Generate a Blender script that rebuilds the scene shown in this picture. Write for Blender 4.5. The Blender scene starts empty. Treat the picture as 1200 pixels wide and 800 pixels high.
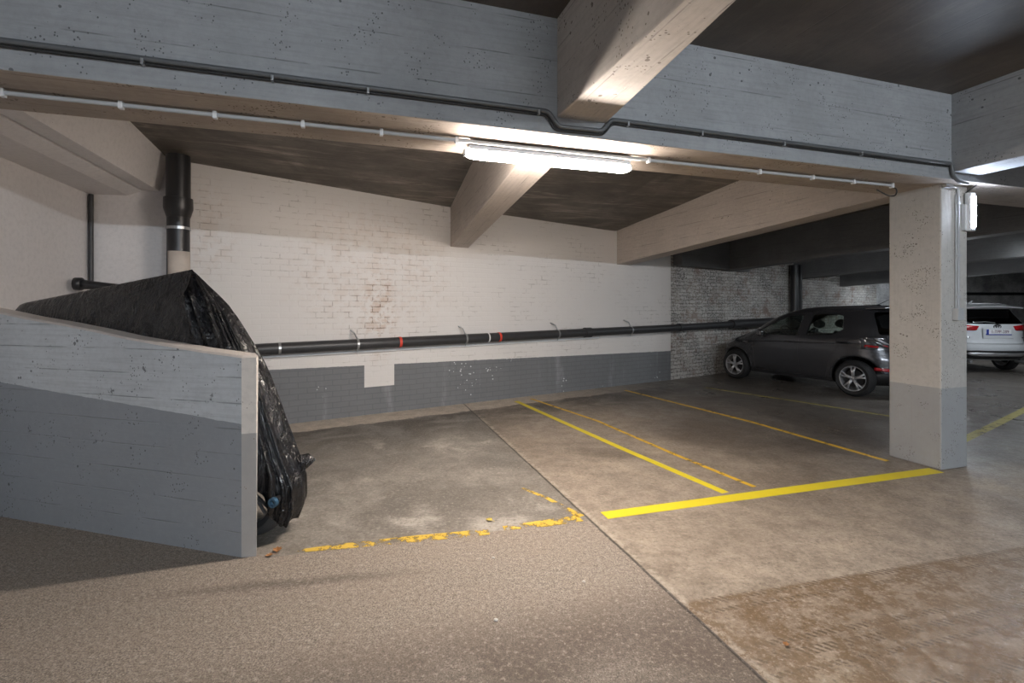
import bpy, bmesh, math, random
from mathutils import Vector, Matrix
random.seed(7)
S = bpy.context.scene
COL = S.collection
# ---------------------------------------------------------------- directions of the building
F = 570.0                      # focal length in pixels at 1200 wide
EYE = 1.5
A = Vector((0.9538, 0.3002, 0)); B = Vector((-0.3002, 0.9538, 0))
def floor_at(px, py, z=0.0):    # where a sight line meets the level z
    Y = (EYE - z) * F / (py - 360.0)
    return Vector(((px - 600) / F * Y, Y, z))
def on_A(px, d, z=0.0):         # where a sight line meets the vertical plane B.p = d
    k = (px - 600) / F
    Y = d / (B.y + B.x * k)
    return Vector((k * Y, Y, z))
def plane_z(px, py, d):
    p = on_A(px, d); p.z = EYE + (360 - py) / F * p.y
    return p
# ---------------------------------------------------------------- node helpers
class NT:
    def __init__(s, name):
        s.m = bpy.data.materials.new(name); s.m.use_nodes = True
        s.t = s.m.node_tree; s.b = s.t.nodes['Principled BSDF']; s._uv = None; s._ob = None
    def n(s, typ, **kw):
        x = s.t.nodes.new(typ)
        for k, v in kw.items(): setattr(x, k, v)
        return x
    def put(s, sock, v):
        if v is None: return
        if isinstance(v, bpy.types.NodeSocket): s.t.links.new(v, sock)
        elif isinstance(v, (tuple, list)) and len(v) == 3 and sock.type == 'RGBA': sock.default_value = (*v, 1)
        else: sock.default_value = v
    def uv(s):
        if s._uv is None: s._uv = s.n('ShaderNodeUVMap', uv_map='UVMap').outputs[0]
        return s._uv
    def ob(s):
        if s._ob is None: s._ob = s.n('ShaderNodeTexCoord').outputs['Object']
        return s._ob
    def mapping(s, v, scale=(1, 1, 1), rot=(0, 0, 0), loc=(0, 0, 0)):
        m = s.n('ShaderNodeMapping'); s.put(m.inputs[0], v); m.inputs['Scale'].default_value = scale
        m.inputs['Rotation'].default_value = rot; m.inputs['Location'].default_value = loc
        return m.outputs[0]
    def noise(s, v, scale=5, detail=5, rough=.55, dist=0, col=False):
        x = s.n('ShaderNodeTexNoise'); s.put(x.inputs['Vector'], v); x.inputs['Scale'].default_value = scale
        x.inputs['Detail'].default_value = detail; x.inputs['Roughness'].default_value = rough; x.inputs['Distortion'].default_value = dist
        return x.outputs['Color' if col else 'Fac']
    def voro(s, v, scale=5, feature='F1', rnd=1.0):
        x = s.n('ShaderNodeTexVoronoi', feature=feature); s.put(x.inputs['Vector'], v); x.inputs['Scale'].default_value = scale
        x.inputs['Randomness'].default_value = rnd
        return x.outputs['Distance']
    def math(s, op, a, b=None, c=None):
        x = s.n('ShaderNodeMath', operation=op); s.put(x.inputs[0], a); s.put(x.inputs[1], b)
        if c is not None: s.put(x.inputs[2], c)
        return x.outputs[0]
    def ss(s, v, lo, hi, a=0.0, b=1.0):
        x = s.n('ShaderNodeMapRange', interpolation_type='SMOOTHSTEP'); s.put(x.inputs[0], v)
        for i, q in enumerate((lo, hi, a, b)): s.put(x.inputs[i + 1], q)
        return x.outputs[0]
    def mix(s, f, a, b, blend='MIX'):
        x = s.n('ShaderNodeMix', data_type='RGBA', blend_type=blend); s.put(x.inputs[0], f); s.put(x.inputs[6], a); s.put(x.inputs[7], b)
        return x.outputs[2]
    def xyz(s, v):
        x = s.n('ShaderNodeSeparateXYZ'); s.put(x.inputs[0], v); return x.outputs
    def bump(s, h, strength=.3, dist=.01, prev=None):
        x = s.n('ShaderNodeBump'); s.put(x.inputs['Height'], h); x.inputs['Strength'].default_value = strength
        x.inputs['Distance'].default_value = dist
        if prev is not None: s.put(x.inputs['Normal'], prev)
        return x.outputs[0]
    def done(s, col=None, rough=None, normal=None, metal=None):
        s.put(s.b.inputs['Base Color'], col); s.put(s.b.inputs['Roughness'], rough)
        s.put(s.b.inputs['Normal'], normal); s.put(s.b.inputs['Metallic'], metal)
        return s.m
def plain(name, col, rough=.5, metal=0, spec=None, coat=0, var=.06):
    t = NT(name)
    nz = t.noise(t.ob(), 14, 4)
    c = t.mix(nz, tuple(max(0, x * (1 - var)) for x in col), tuple(min(1, x * (1 + var)) for x in col))
    t.done(c, rough, None, metal)
    if spec is not None: t.b.inputs['Specular IOR Level'].default_value = spec
    if coat: t.b.inputs['Coat Weight'].default_value = coat; t.b.inputs['Coat Roughness'].default_value = .06
    return t.m
def emit(name, col, strength):
    t = NT(name); t.b.inputs['Base Color'].default_value = (.8, .8, .8, 1)
    t.b.inputs['Emission Color'].default_value = (*col, 1); t.b.inputs['Emission Strength'].default_value = strength
    return t.m
def concrete(name, base, var=.12, pores=.5, boards=0.0, board_h=.12, dark=(.03, .025, .02), stain=0, stain_col=(.10, .08, .065),
             rough=.8, band=None, bumps=.35, pore_scale=21, board_dir='v', chips=0, vgrain=0, streak=0):
    """painted or raw cast concrete in (u, v) metres; band = (a, b, colour): below v = a + b*u the paint is another colour"""
    t = NT(name); uv = t.uv(); u, v, _ = t.xyz(uv)
    big = t.ss(t.noise(uv, 1.3, 7, .68), .32, .68); fine = t.noise(uv, 22, 6, .7)
    c = t.mix(big, tuple(x * (1 - var) for x in base), tuple(x * (1 + var) for x in base))
    if band:
        wob = t.math('MULTIPLY', t.math('SUBTRACT', t.noise(uv, 9, 3), .5), .018)
        line = t.math('ADD', t.math('MULTIPLY_ADD', u, band[1], band[0]), wob)
        m = t.math('LESS_THAN', v, line)
        c2 = t.mix(t.noise(uv, 2.1, 6, .65), tuple(x * .84 for x in band[2]), tuple(x * 1.16 for x in band[2]))
        c = t.mix(m, c, c2)
    c = t.mix(t.ss(fine, .42, .68, 0, .26), c, tuple(x * .62 for x in base))
    h = t.math('MULTIPLY', fine, .35)
    nrm = None
    if boards:
        bc = t.math('ADD', v if board_dir == 'v' else u, t.math('MULTIPLY', t.noise(uv, .5, 2), .02))
        fr = t.math('FRACT', t.math('DIVIDE', bc, board_h))
        edge = t.math('ABSOLUTE', t.math('SUBTRACT', fr, .5))
        ln = t.ss(edge, .5 - .006 / board_h, .5, 0, 1)
        brk = t.ss(t.noise(t.mapping(uv, (1, 3, 1)), 3.3, 3), .42, .62)
        ln = t.math('MULTIPLY', ln, brk)
        c = t.mix(t.math('MULTIPLY', ln, boards), c, tuple(x * .35 for x in base))
        h = t.math('SUBTRACT', h, t.math('MULTIPLY', ln, 1.2))
        grain = t.noise(t.mapping(uv, (2.2, 46, 1) if board_dir == 'v' else (46, 2.2, 1)), 1, 5, .6)
        h = t.math('ADD', h, t.math('MULTIPLY', grain, .35))
        c = t.mix(t.ss(grain, .42, .70, 0, .32 * boards), c, tuple(x * .5 for x in base))
    if vgrain:
        g = t.noise(t.mapping(uv, (34, 1.6, 1)), 1, 5, .6)
        h = t.math('ADD', h, t.math('MULTIPLY', g, .6)); c = t.mix(t.ss(g, .5, .8, 0, vgrain), c, tuple(x * .6 for x in base))
    if pores:
        wv = t.mapping(uv, (1, 1, 1)); d = t.voro(wv, pore_scale)
        where = t.ss(t.noise(uv, 2.6, 4, .7), .5, .68)
        size = t.math('MULTIPLY', where, .30 * pores + .05)
        p = t.math('LESS_THAN', d, size)
        d2 = t.voro(t.mapping(uv, (1.3, 1, 1), loc=(3.1, 1.7, 0)), pore_scale * 1.9)
        p2 = t.math('LESS_THAN', d2, t.math('MULTIPLY', t.ss(t.noise(uv, 4.1, 3), .5, .6), .32 * pores))
        p = t.math('MAXIMUM', p, p2)
        c = t.mix(t.math('MULTIPLY', p, .8), c, dark); h = t.math('SUBTRACT', h, t.math('MULTIPLY', p, 1.5))
    if streak:
        st_ = t.ss(t.noise(t.mapping(uv, (.35, 3.0, 1), rot=(0, 0, .12)), 2.2, 8, .7, .8), .50, .68, 0, streak)
        c = t.mix(st_, c, tuple(min(1, x * 2.3) for x in base))
    if stain:
        sm = t.ss(t.noise(uv, .9, 8, .62, 1.2), .42, .66, 0, stain)
        c = t.mix(sm, c, stain_col)
    if chips:
        cm = t.math('LESS_THAN', t.noise(t.mapping(uv, (1, 1, 1), loc=(7, 2, 0)), 7, 7, .75), .34 + .05 * chips)
        c = t.mix(t.math('MULTIPLY', cm, .75), c, dark)
    return t.done(c, rough, t.bump(h, bumps, .008))
def brick(name, white, raw, flake, band=None, notch=None, rough=.75, mort=.5, patch=None, upper=None):
    t = NT(name); uv = t.uv(); u, v, _ = t.xyz(uv)
    wv = t.n('ShaderNodeVectorMath', operation='MULTIPLY_ADD'); t.put(wv.inputs[0], t.noise(uv, 3, 3, .5, col=True)); wv.inputs[1].default_value = (.02, .02, 0); t.put(wv.inputs[2], uv)
    bt = t.n('ShaderNodeTexBrick'); t.put(bt.inputs[0], wv.outputs[0]); bt.inputs['Scale'].default_value = 1
    bt.inputs['Brick Width'].default_value = .215; bt.inputs['Row Height'].default_value = .076; bt.inputs['Mortar Size'].default_value = .008
    bt.inputs['Mortar Smooth'].default_value = .5; bt.inputs['Color1'].default_value = (.2, .2, .2, 1); bt.inputs['Color2'].default_value = (.9, .9, .9, 1)
    mo = bt.outputs['Fac']
    big = t.noise(uv, 1.0, 6, .6)
    c = t.mix(big, tuple(x * .93 for x in white), tuple(min(1, x * 1.05) for x in white))
    vis = t.math('MULTIPLY', t.ss(t.noise(uv, 1.1, 5, .7), .45, .66), t.ss(t.noise(uv, 6.5, 4, .7), .46, .60))           # where the joints show through the paint
    if flake: c = t.mix(t.math('MULTIPLY', t.ss(bt.outputs['Color'], .3, .8), .25), c, raw)
    c = t.mix(t.math('MULTIPLY', t.math('MULTIPLY', mo, vis), mort), c, tuple(x * .35 for x in raw) if not flake else tuple(x * .30 for x in white))
    if flake:                                                # paint gone: bare brick and dirt
        sc = t.noise(t.mapping(uv, (1, 1.7, 1), loc=(2, 5, 0)), 17, 6, .85)
        zone = t.noise(uv, 1.3, 5, .6)
        fm = t.ss(t.math('ADD', t.math('ADD', sc, t.math('MULTIPLY', mo, .10)), t.math('MULTIPLY', t.math('SUBTRACT', zone, .5), .30)), .51, .56)
        c = t.mix(t.math('MULTIPLY', fm, .8), c, t.mix(t.ss(t.noise(uv, 1.7, 3), .45, .6), (.045, .042, .04), raw))
        rm = t.ss(t.noise(t.mapping(uv, (1, 1, 1), loc=(9, 1, 0)), 2.0, 6, .75), .50, .64, 0, .6); c = t.mix(rm, c, (.19, .10, .065))
    if patch:                                                # rusty damp patch, (u, v, width, height)
        for (pu, pv, pw, ph, k) in patch:
            du = t.math('DIVIDE', t.math('SUBTRACT', u, pu), pw); dv = t.math('DIVIDE', t.math('SUBTRACT', v, pv), ph)
            rr = t.math('ADD', t.math('MULTIPLY', du, du), t.math('MULTIPLY', dv, dv))
            blob = t.math('MULTIPLY', t.ss(rr, 0, 1, 1, 0), t.ss(t.noise(uv, 6, 7, .75), .42, .62))
            c = t.mix(t.math('MULTIPLY', blob, k * .5), c, (.50, .31, .19))
            c = t.mix(t.math('MULTIPLY', t.math('MULTIPLY', blob, mo), k), c, (.12, .08, .05))
    if band:
        wob = t.math('MULTIPLY', t.math('SUBTRACT', t.noise(uv, 14, 3), .5), .012)
        m = t.math('LESS_THAN', v, t.math('ADD', t.math('MULTIPLY_ADD', u, band[1], band[0]), wob))
        if notch:
            inn = t.math('MULTIPLY', t.math('GREATER_THAN', u, notch[0]), t.math('LESS_THAN', u, notch[1]))
            inn = t.math('MULTIPLY', inn, t.math('GREATER_THAN', v, notch[2]))
            m = t.math('MULTIPLY', m, t.math('SUBTRACT', 1.0, inn))
        g = t.mix(t.noise(uv, 1.6, 7, .65), tuple(x * .8 for x in band[2]), tuple(x * 1.22 for x in band[2]))
        g = t.mix(t.ss(t.noise(t.mapping(uv, (3.0, .5, 1)), 1.1, 5, .6), .55, .72, 0, .35), g, (.42, .43, .44))
        g = t.mix(t.math('MULTIPLY', mo, .25), g, (.06, .06, .062))
        dots = t.math('LESS_THAN', t.voro(uv, 17), t.math('MULTIPLY', t.ss(t.noise(t.mapping(uv, (1, 1, 1), loc=(4, 4, 0)), 1.2, 3), .54, .66), .22))
        g = t.mix(dots, g, (.62, .63, .64))
        c = t.mix(m, c, g)
    hh = t.math('ADD', t.math('MULTIPLY', mo, -.9), t.math('MULTIPLY', t.noise(uv, 16, 5, .6), .7 if not flake else 1.4))
    return t.done(c, rough, t.bump(hh, (.24 if not flake else .7), .008))
# ---------------------------------------------------------------- materials
M = {}
GREY = (.34, .355, .37)
M['beam_paint'] = concrete('painted_beam', (.31, .318, .328), .11, .7, .75, .24, (.05, .05, .055), rough=.62)
M['soffit'] = concrete('raw_soffit', (.40, .345, .295), .15, .9, .8, .2, (.10, .075, .055), rough=.75)
M['beam_far'] = concrete('shaded_beam', (.15, .148, .148), .12, .3, .6, .2, (.05, .05, .05), rough=.7)  # far beams coloured darker, standing in for the weak light there
M['beam_warm'] = concrete('cream_beam', (.52, .46, .41), .08, .5, .8, .2, (.10, .08, .06), rough=.7)
M['cross_beam'] = concrete('cast_beam', (.50, .465, .43), .10, .85, .7, .16, (.10, .08, .06), rough=.75, stain=.25, stain_col=(.30, .24, .19))
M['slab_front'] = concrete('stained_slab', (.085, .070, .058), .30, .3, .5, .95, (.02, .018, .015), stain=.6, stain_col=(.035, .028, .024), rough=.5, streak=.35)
M['slab_rear'] = concrete('board_marked_slab', (.17, .15, .13), .35, .3, 1.3, .09, (.03, .025, .02), stain=.7, stain_col=(.07, .06, .05), rough=.65, streak=.85)
M['pillar'] = concrete('pillar_concrete', (.50, .48, .45), .06, .9, 0, 1, (.12, .10, .085), rough=.7, band=(.752, 0, (.335, .34, .345)), vgrain=.35, pore_scale=27)
M['parapet'] = concrete('parapet_paint', (.52, .545, .565), .07, .7, .9, .155, (.06, .06, .065), rough=.6, band=(.80, .077, (.255, .27, .29)), chips=.2)
M['parapet_end'] = concrete('warm_lit_parapet_end', (.66, .60, .54), .05, .5, 0, 1, (.16, .11, .08), rough=.7, band=(.74, 0, (.36, .34, .32)))  # same parapet, colour warmed and lightened for the tube light on this end
M['parapet_cap'] = concrete('parapet_cap_paint', (.58, .53, .49), .06, .4, 0, 1, (.2, .17, .15), rough=.7)
M['wall_plain'] = concrete('smooth_wall_paint', (.70, .67, .66), .03, .12, 0, 1, (.25, .2, .17), rough=.6, bumps=.12)
M['grey_dark'] = concrete('dark_wall', (.42, .42, .42), .45, 1.0, .6, .4, (.05, .05, .05), rough=.8)
M['black_pvc'] = plain('black_pvc', (.018, .018, .02), .38)
M['black_iron'] = plain('black_iron', (.035, .035, .037), .45, var=.3)
M['grey_pipe'] = plain('grey_conduit', (.42, .43, .44), .45)
M['dark_pipe'] = plain('dark_grey_conduit', (.10, .105, .11), .4)
M['cable'] = plain('black_cable', (.02, .02, .02), .6)
M['steel'] = plain('galvanised_steel', (.42, .43, .44), .35, .8, var=.2)
M['white_box'] = plain('white_plastic', (.72, .73, .74), .35)
M['beige_sleeve'] = plain('beige_sleeve', (.55, .48, .42), .7, var=.15)
M['red_tape'] = plain('red_tape', (.65, .06, .035), .5)
M['white_tape'] = plain('white_tape', (.8, .8, .8), .5)
M['tube_glow'] = emit('lit_tube_diffuser', (1.0, .885, .79), 310)
M['tube_glow_cool'] = emit('lit_cool_tube', (.82, .91, 1.0), 680)
M['tube_glow_far'] = emit('lit_far_tube', (.86, .93, 1.0), 85)
M['tube_glow_dim'] = emit('added_end_tube', (.86, .93, 1.0), 95)  # glow of the lamp added for the far end wall
M['led_glow'] = emit('lit_led_panel', (.70, .81, 1.0), 240)
def tarp_mat():
    t = NT('black_tarpaulin'); o = t.ob()
    w = t.noise(t.mapping(o, (1, 1, .30)), 9, 4, .55, 1.2); w2 = t.ss(t.noise(t.mapping(o, (1, 1, .6)), 16, 3, .6, 2.5), .40, .60)
    c = t.mix(w2, (.006, .006, .007), (.011, .011, .013)); t.b.inputs['Specular IOR Level'].default_value = .6
    return t.done(c, t.ss(w, .3, .7, .20, .32), t.bump(t.math('ADD', w, t.math('MULTIPLY', w2, .16)), .7, .035))
M['tarp'] = tarp_mat()
def yellow(name, col, wear, lo):
    t = NT(name); o = t.ob(); nz = t.noise(o, 7, 8, .75); c = t.mix(t.noise(o, 3, 4), tuple(x * .85 for x in col), col)
    t.done(c, .5); t.put(t.b.inputs['Alpha'], t.ss(nz, lo, lo + .06, 1 - wear, 1) if wear else 1.0)
    return t.m
M['yellow'] = yellow('yellow_paint', (.82, .66, .03), .5, .30)
M['orange'] = yellow('worn_orange_paint', (.80, .50, .04), .9, .40)
M['worn'] = yellow('flaked_yellow_paint', (.72, .48, .07), 1.0, .475)
M['pale'] = yellow('pale_yellow_paint', (.42, .36, .08), .8, .42)
M['leaf'] = plain('dry_leaf', (.33, .15, .05), .7, var=.3)
M['leafy'] = plain('yellow_leaf', (.55, .42, .08), .7, var=.3)
M['pebble'] = plain('pale_pebble', (.62, .58, .52), .8)
# ---------------------------------------------------------------- floor material: asphalt lane, worn bay, brown slabs, gutter
W0 = Vector((-2.90, 6.24, 0)); W1 = Vector((3.265, 10.06, 0)); WD = (W1 - W0).normalized(); WN = Vector((WD.y, -WD.x, 0))
def floor_mat():
    t = NT('garage_floor'); o = t.ob(); x, y, _ = t.xyz(o)
    def lin(a, b, c): return t.math('ADD', t.math('MULTIPLY_ADD', x, a, c), t.math('MULTIPLY', y, b))
    # right of the joint?
    j0 = floor_at(690, 608); sj = lin(A.x, A.y, -A.dot(j0))            # >0 right
    sjw = t.math('ADD', sj, t.math('MULTIPLY', t.math('SUBTRACT', t.noise(o, 5, 4), .5), .02))
    right = t.math('GREATER_THAN', sjw, 0)
    l0 = floor_at(340, 647); l1 = floor_at(683, 608); ld = (l1 - l0).normalized(); ln = Vector((-ld.y, ld.x, 0))
    sb = lin(ln.x, ln.y, -ln.dot(l0))                                   # >0 inside the bay
    sbw = t.math('ADD', sb, t.math('MULTIPLY', t.math('SUBTRACT', t.noise(o, 4, 4), .5), .05))
    behind = t.math('GREATER_THAN', lin(.269, .963, -(.269 * -1.623 + .963 * 2.918)), .05)   # the bay starts behind the parapet
    bay = t.math('MULTIPLY', t.math('MULTIPLY', t.math('GREATER_THAN', sbw, -.03), behind), t.math('SUBTRACT', 1.0, right))
    n1 = t.noise(o, .55, 7, .62, .6); n2 = t.noise(t.mapping(o, (1, 1, 1), loc=(5, 3, 0)), 1.5, 8, .68, .4); n3 = t.noise(o, 60, 4, .7); n4 = t.ss(t.noise(o, 7, 9, .78), .34, .66)
    # asphalt: aggregate
    ag = t.voro(o, 48); ag2 = t.noise(o, 120, 5, .9)
    ca = t.mix(t.ss(ag2, .40, .60), (.085, .070, .058), (.43, .36, .295))
    ca = t.mix(t.ss(n2, .38, .65, 0, .45), ca, (.31, .255, .205))
    ca = t.mix(t.ss(ag, .08, .16, .7, 0), ca, (.62, .54, .45))
    # dark wheel track across the lane
    tr = lin(B.x, B.y, -B.dot(floor_at(300, 745)))
    trm = t.math('MULTIPLY', t.ss(tr, -.55, -.02, 1, 0), t.ss(n2, .3, .6, .3, .75)); ca = t.mix(trm, ca, (.085, .062, .048))
    sk = lin(.985, .17, -Vector((.985, .17, 0)).dot(floor_at(340, 683)))
    sk2 = lin(-.17, .985, -Vector((-.17, .985, 0)).dot(floor_at(340, 683)))
    skm = t.math('MULTIPLY', t.ss(t.math('ABSOLUTE', t.math('ADD', sk2, t.math('MULTIPLY', t.math('SUBTRACT', n4, .5), .03))), 0, .07, 1, 0), t.ss(t.math('ABSOLUTE', sk), .2, .9, 1, 0))
    ca = t.mix(t.math('MULTIPLY', skm, .55), ca, (.08, .06, .05))
    # bay concrete, greenish grey with damp patches
    cb = t.mix(n4, (.185, .165, .14), (.30, .27, .235))
    cb = t.mix(t.ss(n1, .42, .60, 0, .75), cb, (.13, .115, .097)); cb = t.mix(t.ss(n2, .52, .70, 0, .8), cb, (.46, .42, .37))
    # right-hand slabs
    cr = t.mix(n4, (.225, .18, .138), (.38, .315, .25))
    cr = t.mix(t.ss(n2, .50, .72, 0, .75), cr, (.48, .40, .31)); cr = t.mix(t.ss(n1, .46, .66, 0, .75), cr, (.13, .095, .068))
    c = t.mix(right, t.mix(bay, ca, cb), cr)
    # dirt under the rear of the bays
    dd = lin(WN.x, WN.y, -WN.dot(W0))                                   # distance in front of the far wall
    ddw = t.math('ADD', dd, t.math('MULTIPLY', t.math('SUBTRACT', t.noise(o, 2.4, 6, .65), .5), .35))
    dk = t.math('MULTIPLY', t.ss(ddw, .46, .58), t.ss(ddw, .7, 2.0, 1, 0)); dk = t.math('MULTIPLY', dk, t.ss(n2, .38, .58, .15, .9))
    c = t.mix(dk, c, (.075, .064, .052))
    c = t.mix(t.math('MULTIPLY', t.math('GREATER_THAN', .50, ddw), t.math('LESS_THAN', x, 4.0)), c, t.mix(n4, (.42, .36, .29), (.62, .53, .44)))
    # far bays on the right are darker
    fr = t.math('MULTIPLY', t.ss(lin(A.x, A.y, 0), 2.6, 6.2), t.ss(lin(B.x, B.y, 0), 2.6, 4.2)); c = t.mix(t.math('MULTIPLY', fr, .80), c, t.mix(n4, (.062, .058, .054), (.15, .14, .132)))
    # tyre tracks and brown wet mud at the lower right
    k0 = floor_at(815, 703); kd = (floor_at(1200, 640) - k0).normalized(); kn = Vector((-kd.y, kd.x, 0))
    q = lin(kn.x, kn.y, -kn.dot(k0)); along = lin(kd.x, kd.y, -kd.dot(k0))
    mud = t.math('MULTIPLY', t.math('MULTIPLY', t.ss(q, -.02, .01, 1, 0), right), t.ss(q, -1.6, -.8, 0, 1))
    c = t.mix(t.math('MULTIPLY', mud, t.ss(n4, .25, .7, .80, .40)), c, (.15, .090, .040))
    tread = t.math('GREATER_THAN', t.math('FRACT', t.math('MULTIPLY', t.math('ADD', along, t.math('MULTIPLY', q, .8)), 27)), .5)
    for off, wid in ((-.02, .045), (-.10, .03), (-.36, .035), (-.44, .05), (-.53, .03), (-.72, .05)):
        mm = t.math('MULTIPLY', t.math('LESS_THAN', t.math('ABSOLUTE', t.math('ADD', q, -off)), wid / 2), tread)
        mm = t.math('MULTIPLY', mm, t.math('MULTIPLY', right, t.ss(n4, .35, .6, .1, .75)))
        c = t.mix(t.math('MULTIPLY', mm, .9), c, (.075, .048, .026))
    # joints and cracks
    jl = t.math('MULTIPLY', t.ss(t.math('ABSOLUTE', sjw), .005, .013, 1, 0), 1.0)
    c = t.mix(t.math('MULTIPLY', t.ss(t.math('ABSOLUTE', t.math('SUBTRACT', sjw, .03)), 0, .035, .5, 0), t.ss(n4, .3, .6)), c, (.52, .45, .37))
    c = t.mix(t.math('MULTIPLY', jl, .85), c, (.03, .025, .02))
    cr2 = t.math('SUBTRACT', t.noise(t.mapping(o, (1, 1, 1), loc=(1.3, 8, 0)), 1.6, 5, .6, .8), .5)
    crack = t.math('MULTIPLY', t.ss(t.math('ABSOLUTE', cr2), .0, .004, 1, 0), t.math('MULTIPLY', bay, t.ss(n1, .47, .55, 0, .6)))
    c = t.mix(t.math('MULTIPLY', crack, .5), c, (.50, .46, .40))
    # fine salt and pepper wear
    sf = t.noise(o, 38, 6, .85); c = t.mix(t.ss(sf, .52, .62, 0, .55), c, (.08, .065, .05)); c = t.mix(t.ss(sf, .47, .37, 0, .45), c, (.55, .49, .42))
    # specks
    sp = t.math('LESS_THAN', t.voro(o, 9), .045); c = t.mix(t.math('MULTIPLY', sp, .5), c, (.55, .5, .44))
    asph = t.math('MULTIPLY', t.math('SUBTRACT', 1.0, right), t.math('SUBTRACT', 1.0, bay))
    # wetness: polished rear slabs, wet lower right
    wet = t.math('MULTIPLY', t.ss(q, -.6, -.05, 1, 0), t.math('MULTIPLY', right, t.ss(lin(A.x, A.y, 0), 1.6, 2.6)))
    r = t.ss(n2, .3, .7, .34, .60); r = t.math('ADD', r, t.math('MULTIPLY', asph, .30)); r = t.math('SUBTRACT', r, t.math('MULTIPLY', wet, t.ss(n4, .4, .6, .16, .32)))
    r = t.math('SUBTRACT', r, t.math('MULTIPLY', fr, .10))
    rw = t.n('ShaderNodeMix'); t.put(rw.inputs[0], t.math('MULTIPLY', wet, t.ss(n2, .35, .55, .35, 1))); t.put(rw.inputs[2], r); rw.inputs[3].default_value = .27; r = rw.outputs[0]
    h = t.math('ADD', t.math('MULTIPLY', n4, .4), t.math('MULTIPLY', n3, .12))
    h = t.math('ADD', h, t.math('MULTIPLY', t.math('MULTIPLY', asph, ag2), .5)); h = t.math('SUBTRACT', h, jl)
    return t.done(c, r, t.bump(h, .35, .008))
# ---------------------------------------------------------------- mesh helpers
def link(name, me, mats, parent=None, smooth=False, kind=None, label=None):
    for m in (mats if isinstance(mats, (list, tuple)) else [mats]): me.materials.append(m)
    if smooth:
        for p in me.polygons: p.use_smooth = True
    o = bpy.data.objects.new(name, me); COL.objects.link(o)
    if parent is not None: o.parent = parent
    if kind: o['kind'] = kind
    if label: o['label'] = label
    return o
def tag(o, label, cat, group=None):
    o['label'] = label; o['category'] = cat
    if group: o['group'] = group
    return o
def empty(name, loc=(0, 0, 0), rz=0.0):
    o = bpy.data.objects.new(name, None); COL.objects.link(o); o.location = loc; o.rotation_euler = (0, 0, rz); o.empty_display_size = .1
    return o
def mesh(name, verts, faces):
    me = bpy.data.meshes.new(name); me.from_pydata([tuple(v) for v in verts], [], faces); me.validate(); me.update()
    bm = bmesh.new(); bm.from_mesh(me); bmesh.ops.recalc_face_normals(bm, faces=bm.faces); bm.to_mesh(me); bm.free()
    return me
def box_uv(me, along=None, mtx=None):
    """(u, v) in metres: on upright faces u runs level and v is the height; on level faces u runs along the given direction"""
    L = me.uv_layers.new(name='UVMap'); al = (along or A).normalized(); ac = Vector((-al.y, al.x, 0))
    for p in me.polygons:
        n = p.normal
        if abs(n.z) < .7:
            tg = Vector((-n.y, n.x, 0)).normalized()
            if tg.dot(al) < 0: tg = -tg
            for li in p.loop_indices:
                co = me.vertices[me.loops[li].vertex_index].co
                L.data[li].uv = (co.dot(tg) + 40, co.z)
        else:
            for li in p.loop_indices:
                co = me.vertices[me.loops[li].vertex_index].co
                L.data[li].uv = (co.dot(al) + 40, co.dot(ac) + 20)
    return me
def hexa(name, bot, top, mat, along=None, bevel=0, **kw):
    """solid between a lower and an upper loop of points"""
    n = len(bot); vs = [Vector(p) for p in bot] + [Vector(p) for p in top]
    fs = [tuple(range(n)), tuple(range(n, 2 * n))] + [(i, (i + 1) % n, n + (i + 1) % n, n + i) for i in range(n)]
    me = mesh(name, vs, fs)
    if bevel:
        bm = bmesh.new(); bm.from_mesh(me); bmesh.ops.bevel(bm, geom=list(bm.edges), offset=bevel, segments=2, affect='EDGES', profile=.6); bm.to_mesh(me); bm.free()
    box_uv(me, along)
    return link(name, me, mat, **kw)
def poly_wall(name, p0, p1, z0, z1, thick, side, mat, z1b=None, **kw):
    """upright wall from p0 to p1, its visible face on the line; thickness grows along `side`"""
    s = Vector(side).normalized() * thick; z1b = z1 if z1b is None else z1b
    a, b = Vector(p0), Vector(p1)
    bot = [Vector((a.x, a.y, z0)), Vector((b.x, b.y, z0)), Vector((b.x + s.x, b.y + s.y, z0)), Vector((a.x + s.x, a.y + s.y, z0))]
    top = [Vector((q.x, q.y, z)) for q, z in zip(bot, (z1, z1b, z1b, z1))]
    n = 4; me = mesh(name, bot + top, [(0, 1, 2, 3), (4, 5, 6, 7)] + [(i, (i + 1) % n, n + (i + 1) % n, n + i) for i in range(n)])
    L = me.uv_layers.new(name='UVMap'); d = (b - a); d.z = 0; d.normalize()
    for li in range(len(me.loops)):
        co = me.vertices[me.loops[li].vertex_index].co; L.data[li].uv = ((co - a).dot(d), co.z)
    return link(name, me, mat, **kw)
def sweep(bm, pts, r, seg=10, closed=False, cap=True):
    pts = [Vector(p) for p in pts]; rings = []; n = len(pts)
    rr = r if isinstance(r, (list, tuple)) else [r] * n
    up = None
    for i, p in enumerate(pts):
        if closed: d = pts[(i + 1) % n] - pts[i - 1]
        else: d = pts[min(i + 1, n - 1)] - pts[max(i - 1, 0)]
        d.normalize()
        if up is None: up = Vector((0, 0, 1)) if abs(d.z) < .9 else Vector((1, 0, 0))
        a = d.cross(up); a.normalize(); b = a.cross(d); up = b
        rings.append([bm.verts.new(p + (a * math.cos(t) + b * math.sin(t)) * rr[i]) for t in (2 * math.pi * k / seg for k in range(seg))])
    for i in range(n if closed else n - 1):
        q, s = rings[i], rings[(i + 1) % n]
        for k in range(seg): bm.faces.new((q[k], q[(k + 1) % seg], s[(k + 1) % seg], s[k]))
    if cap and not closed: bm.faces.new(rings[0][::-1]); bm.faces.new(rings[-1])
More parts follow.
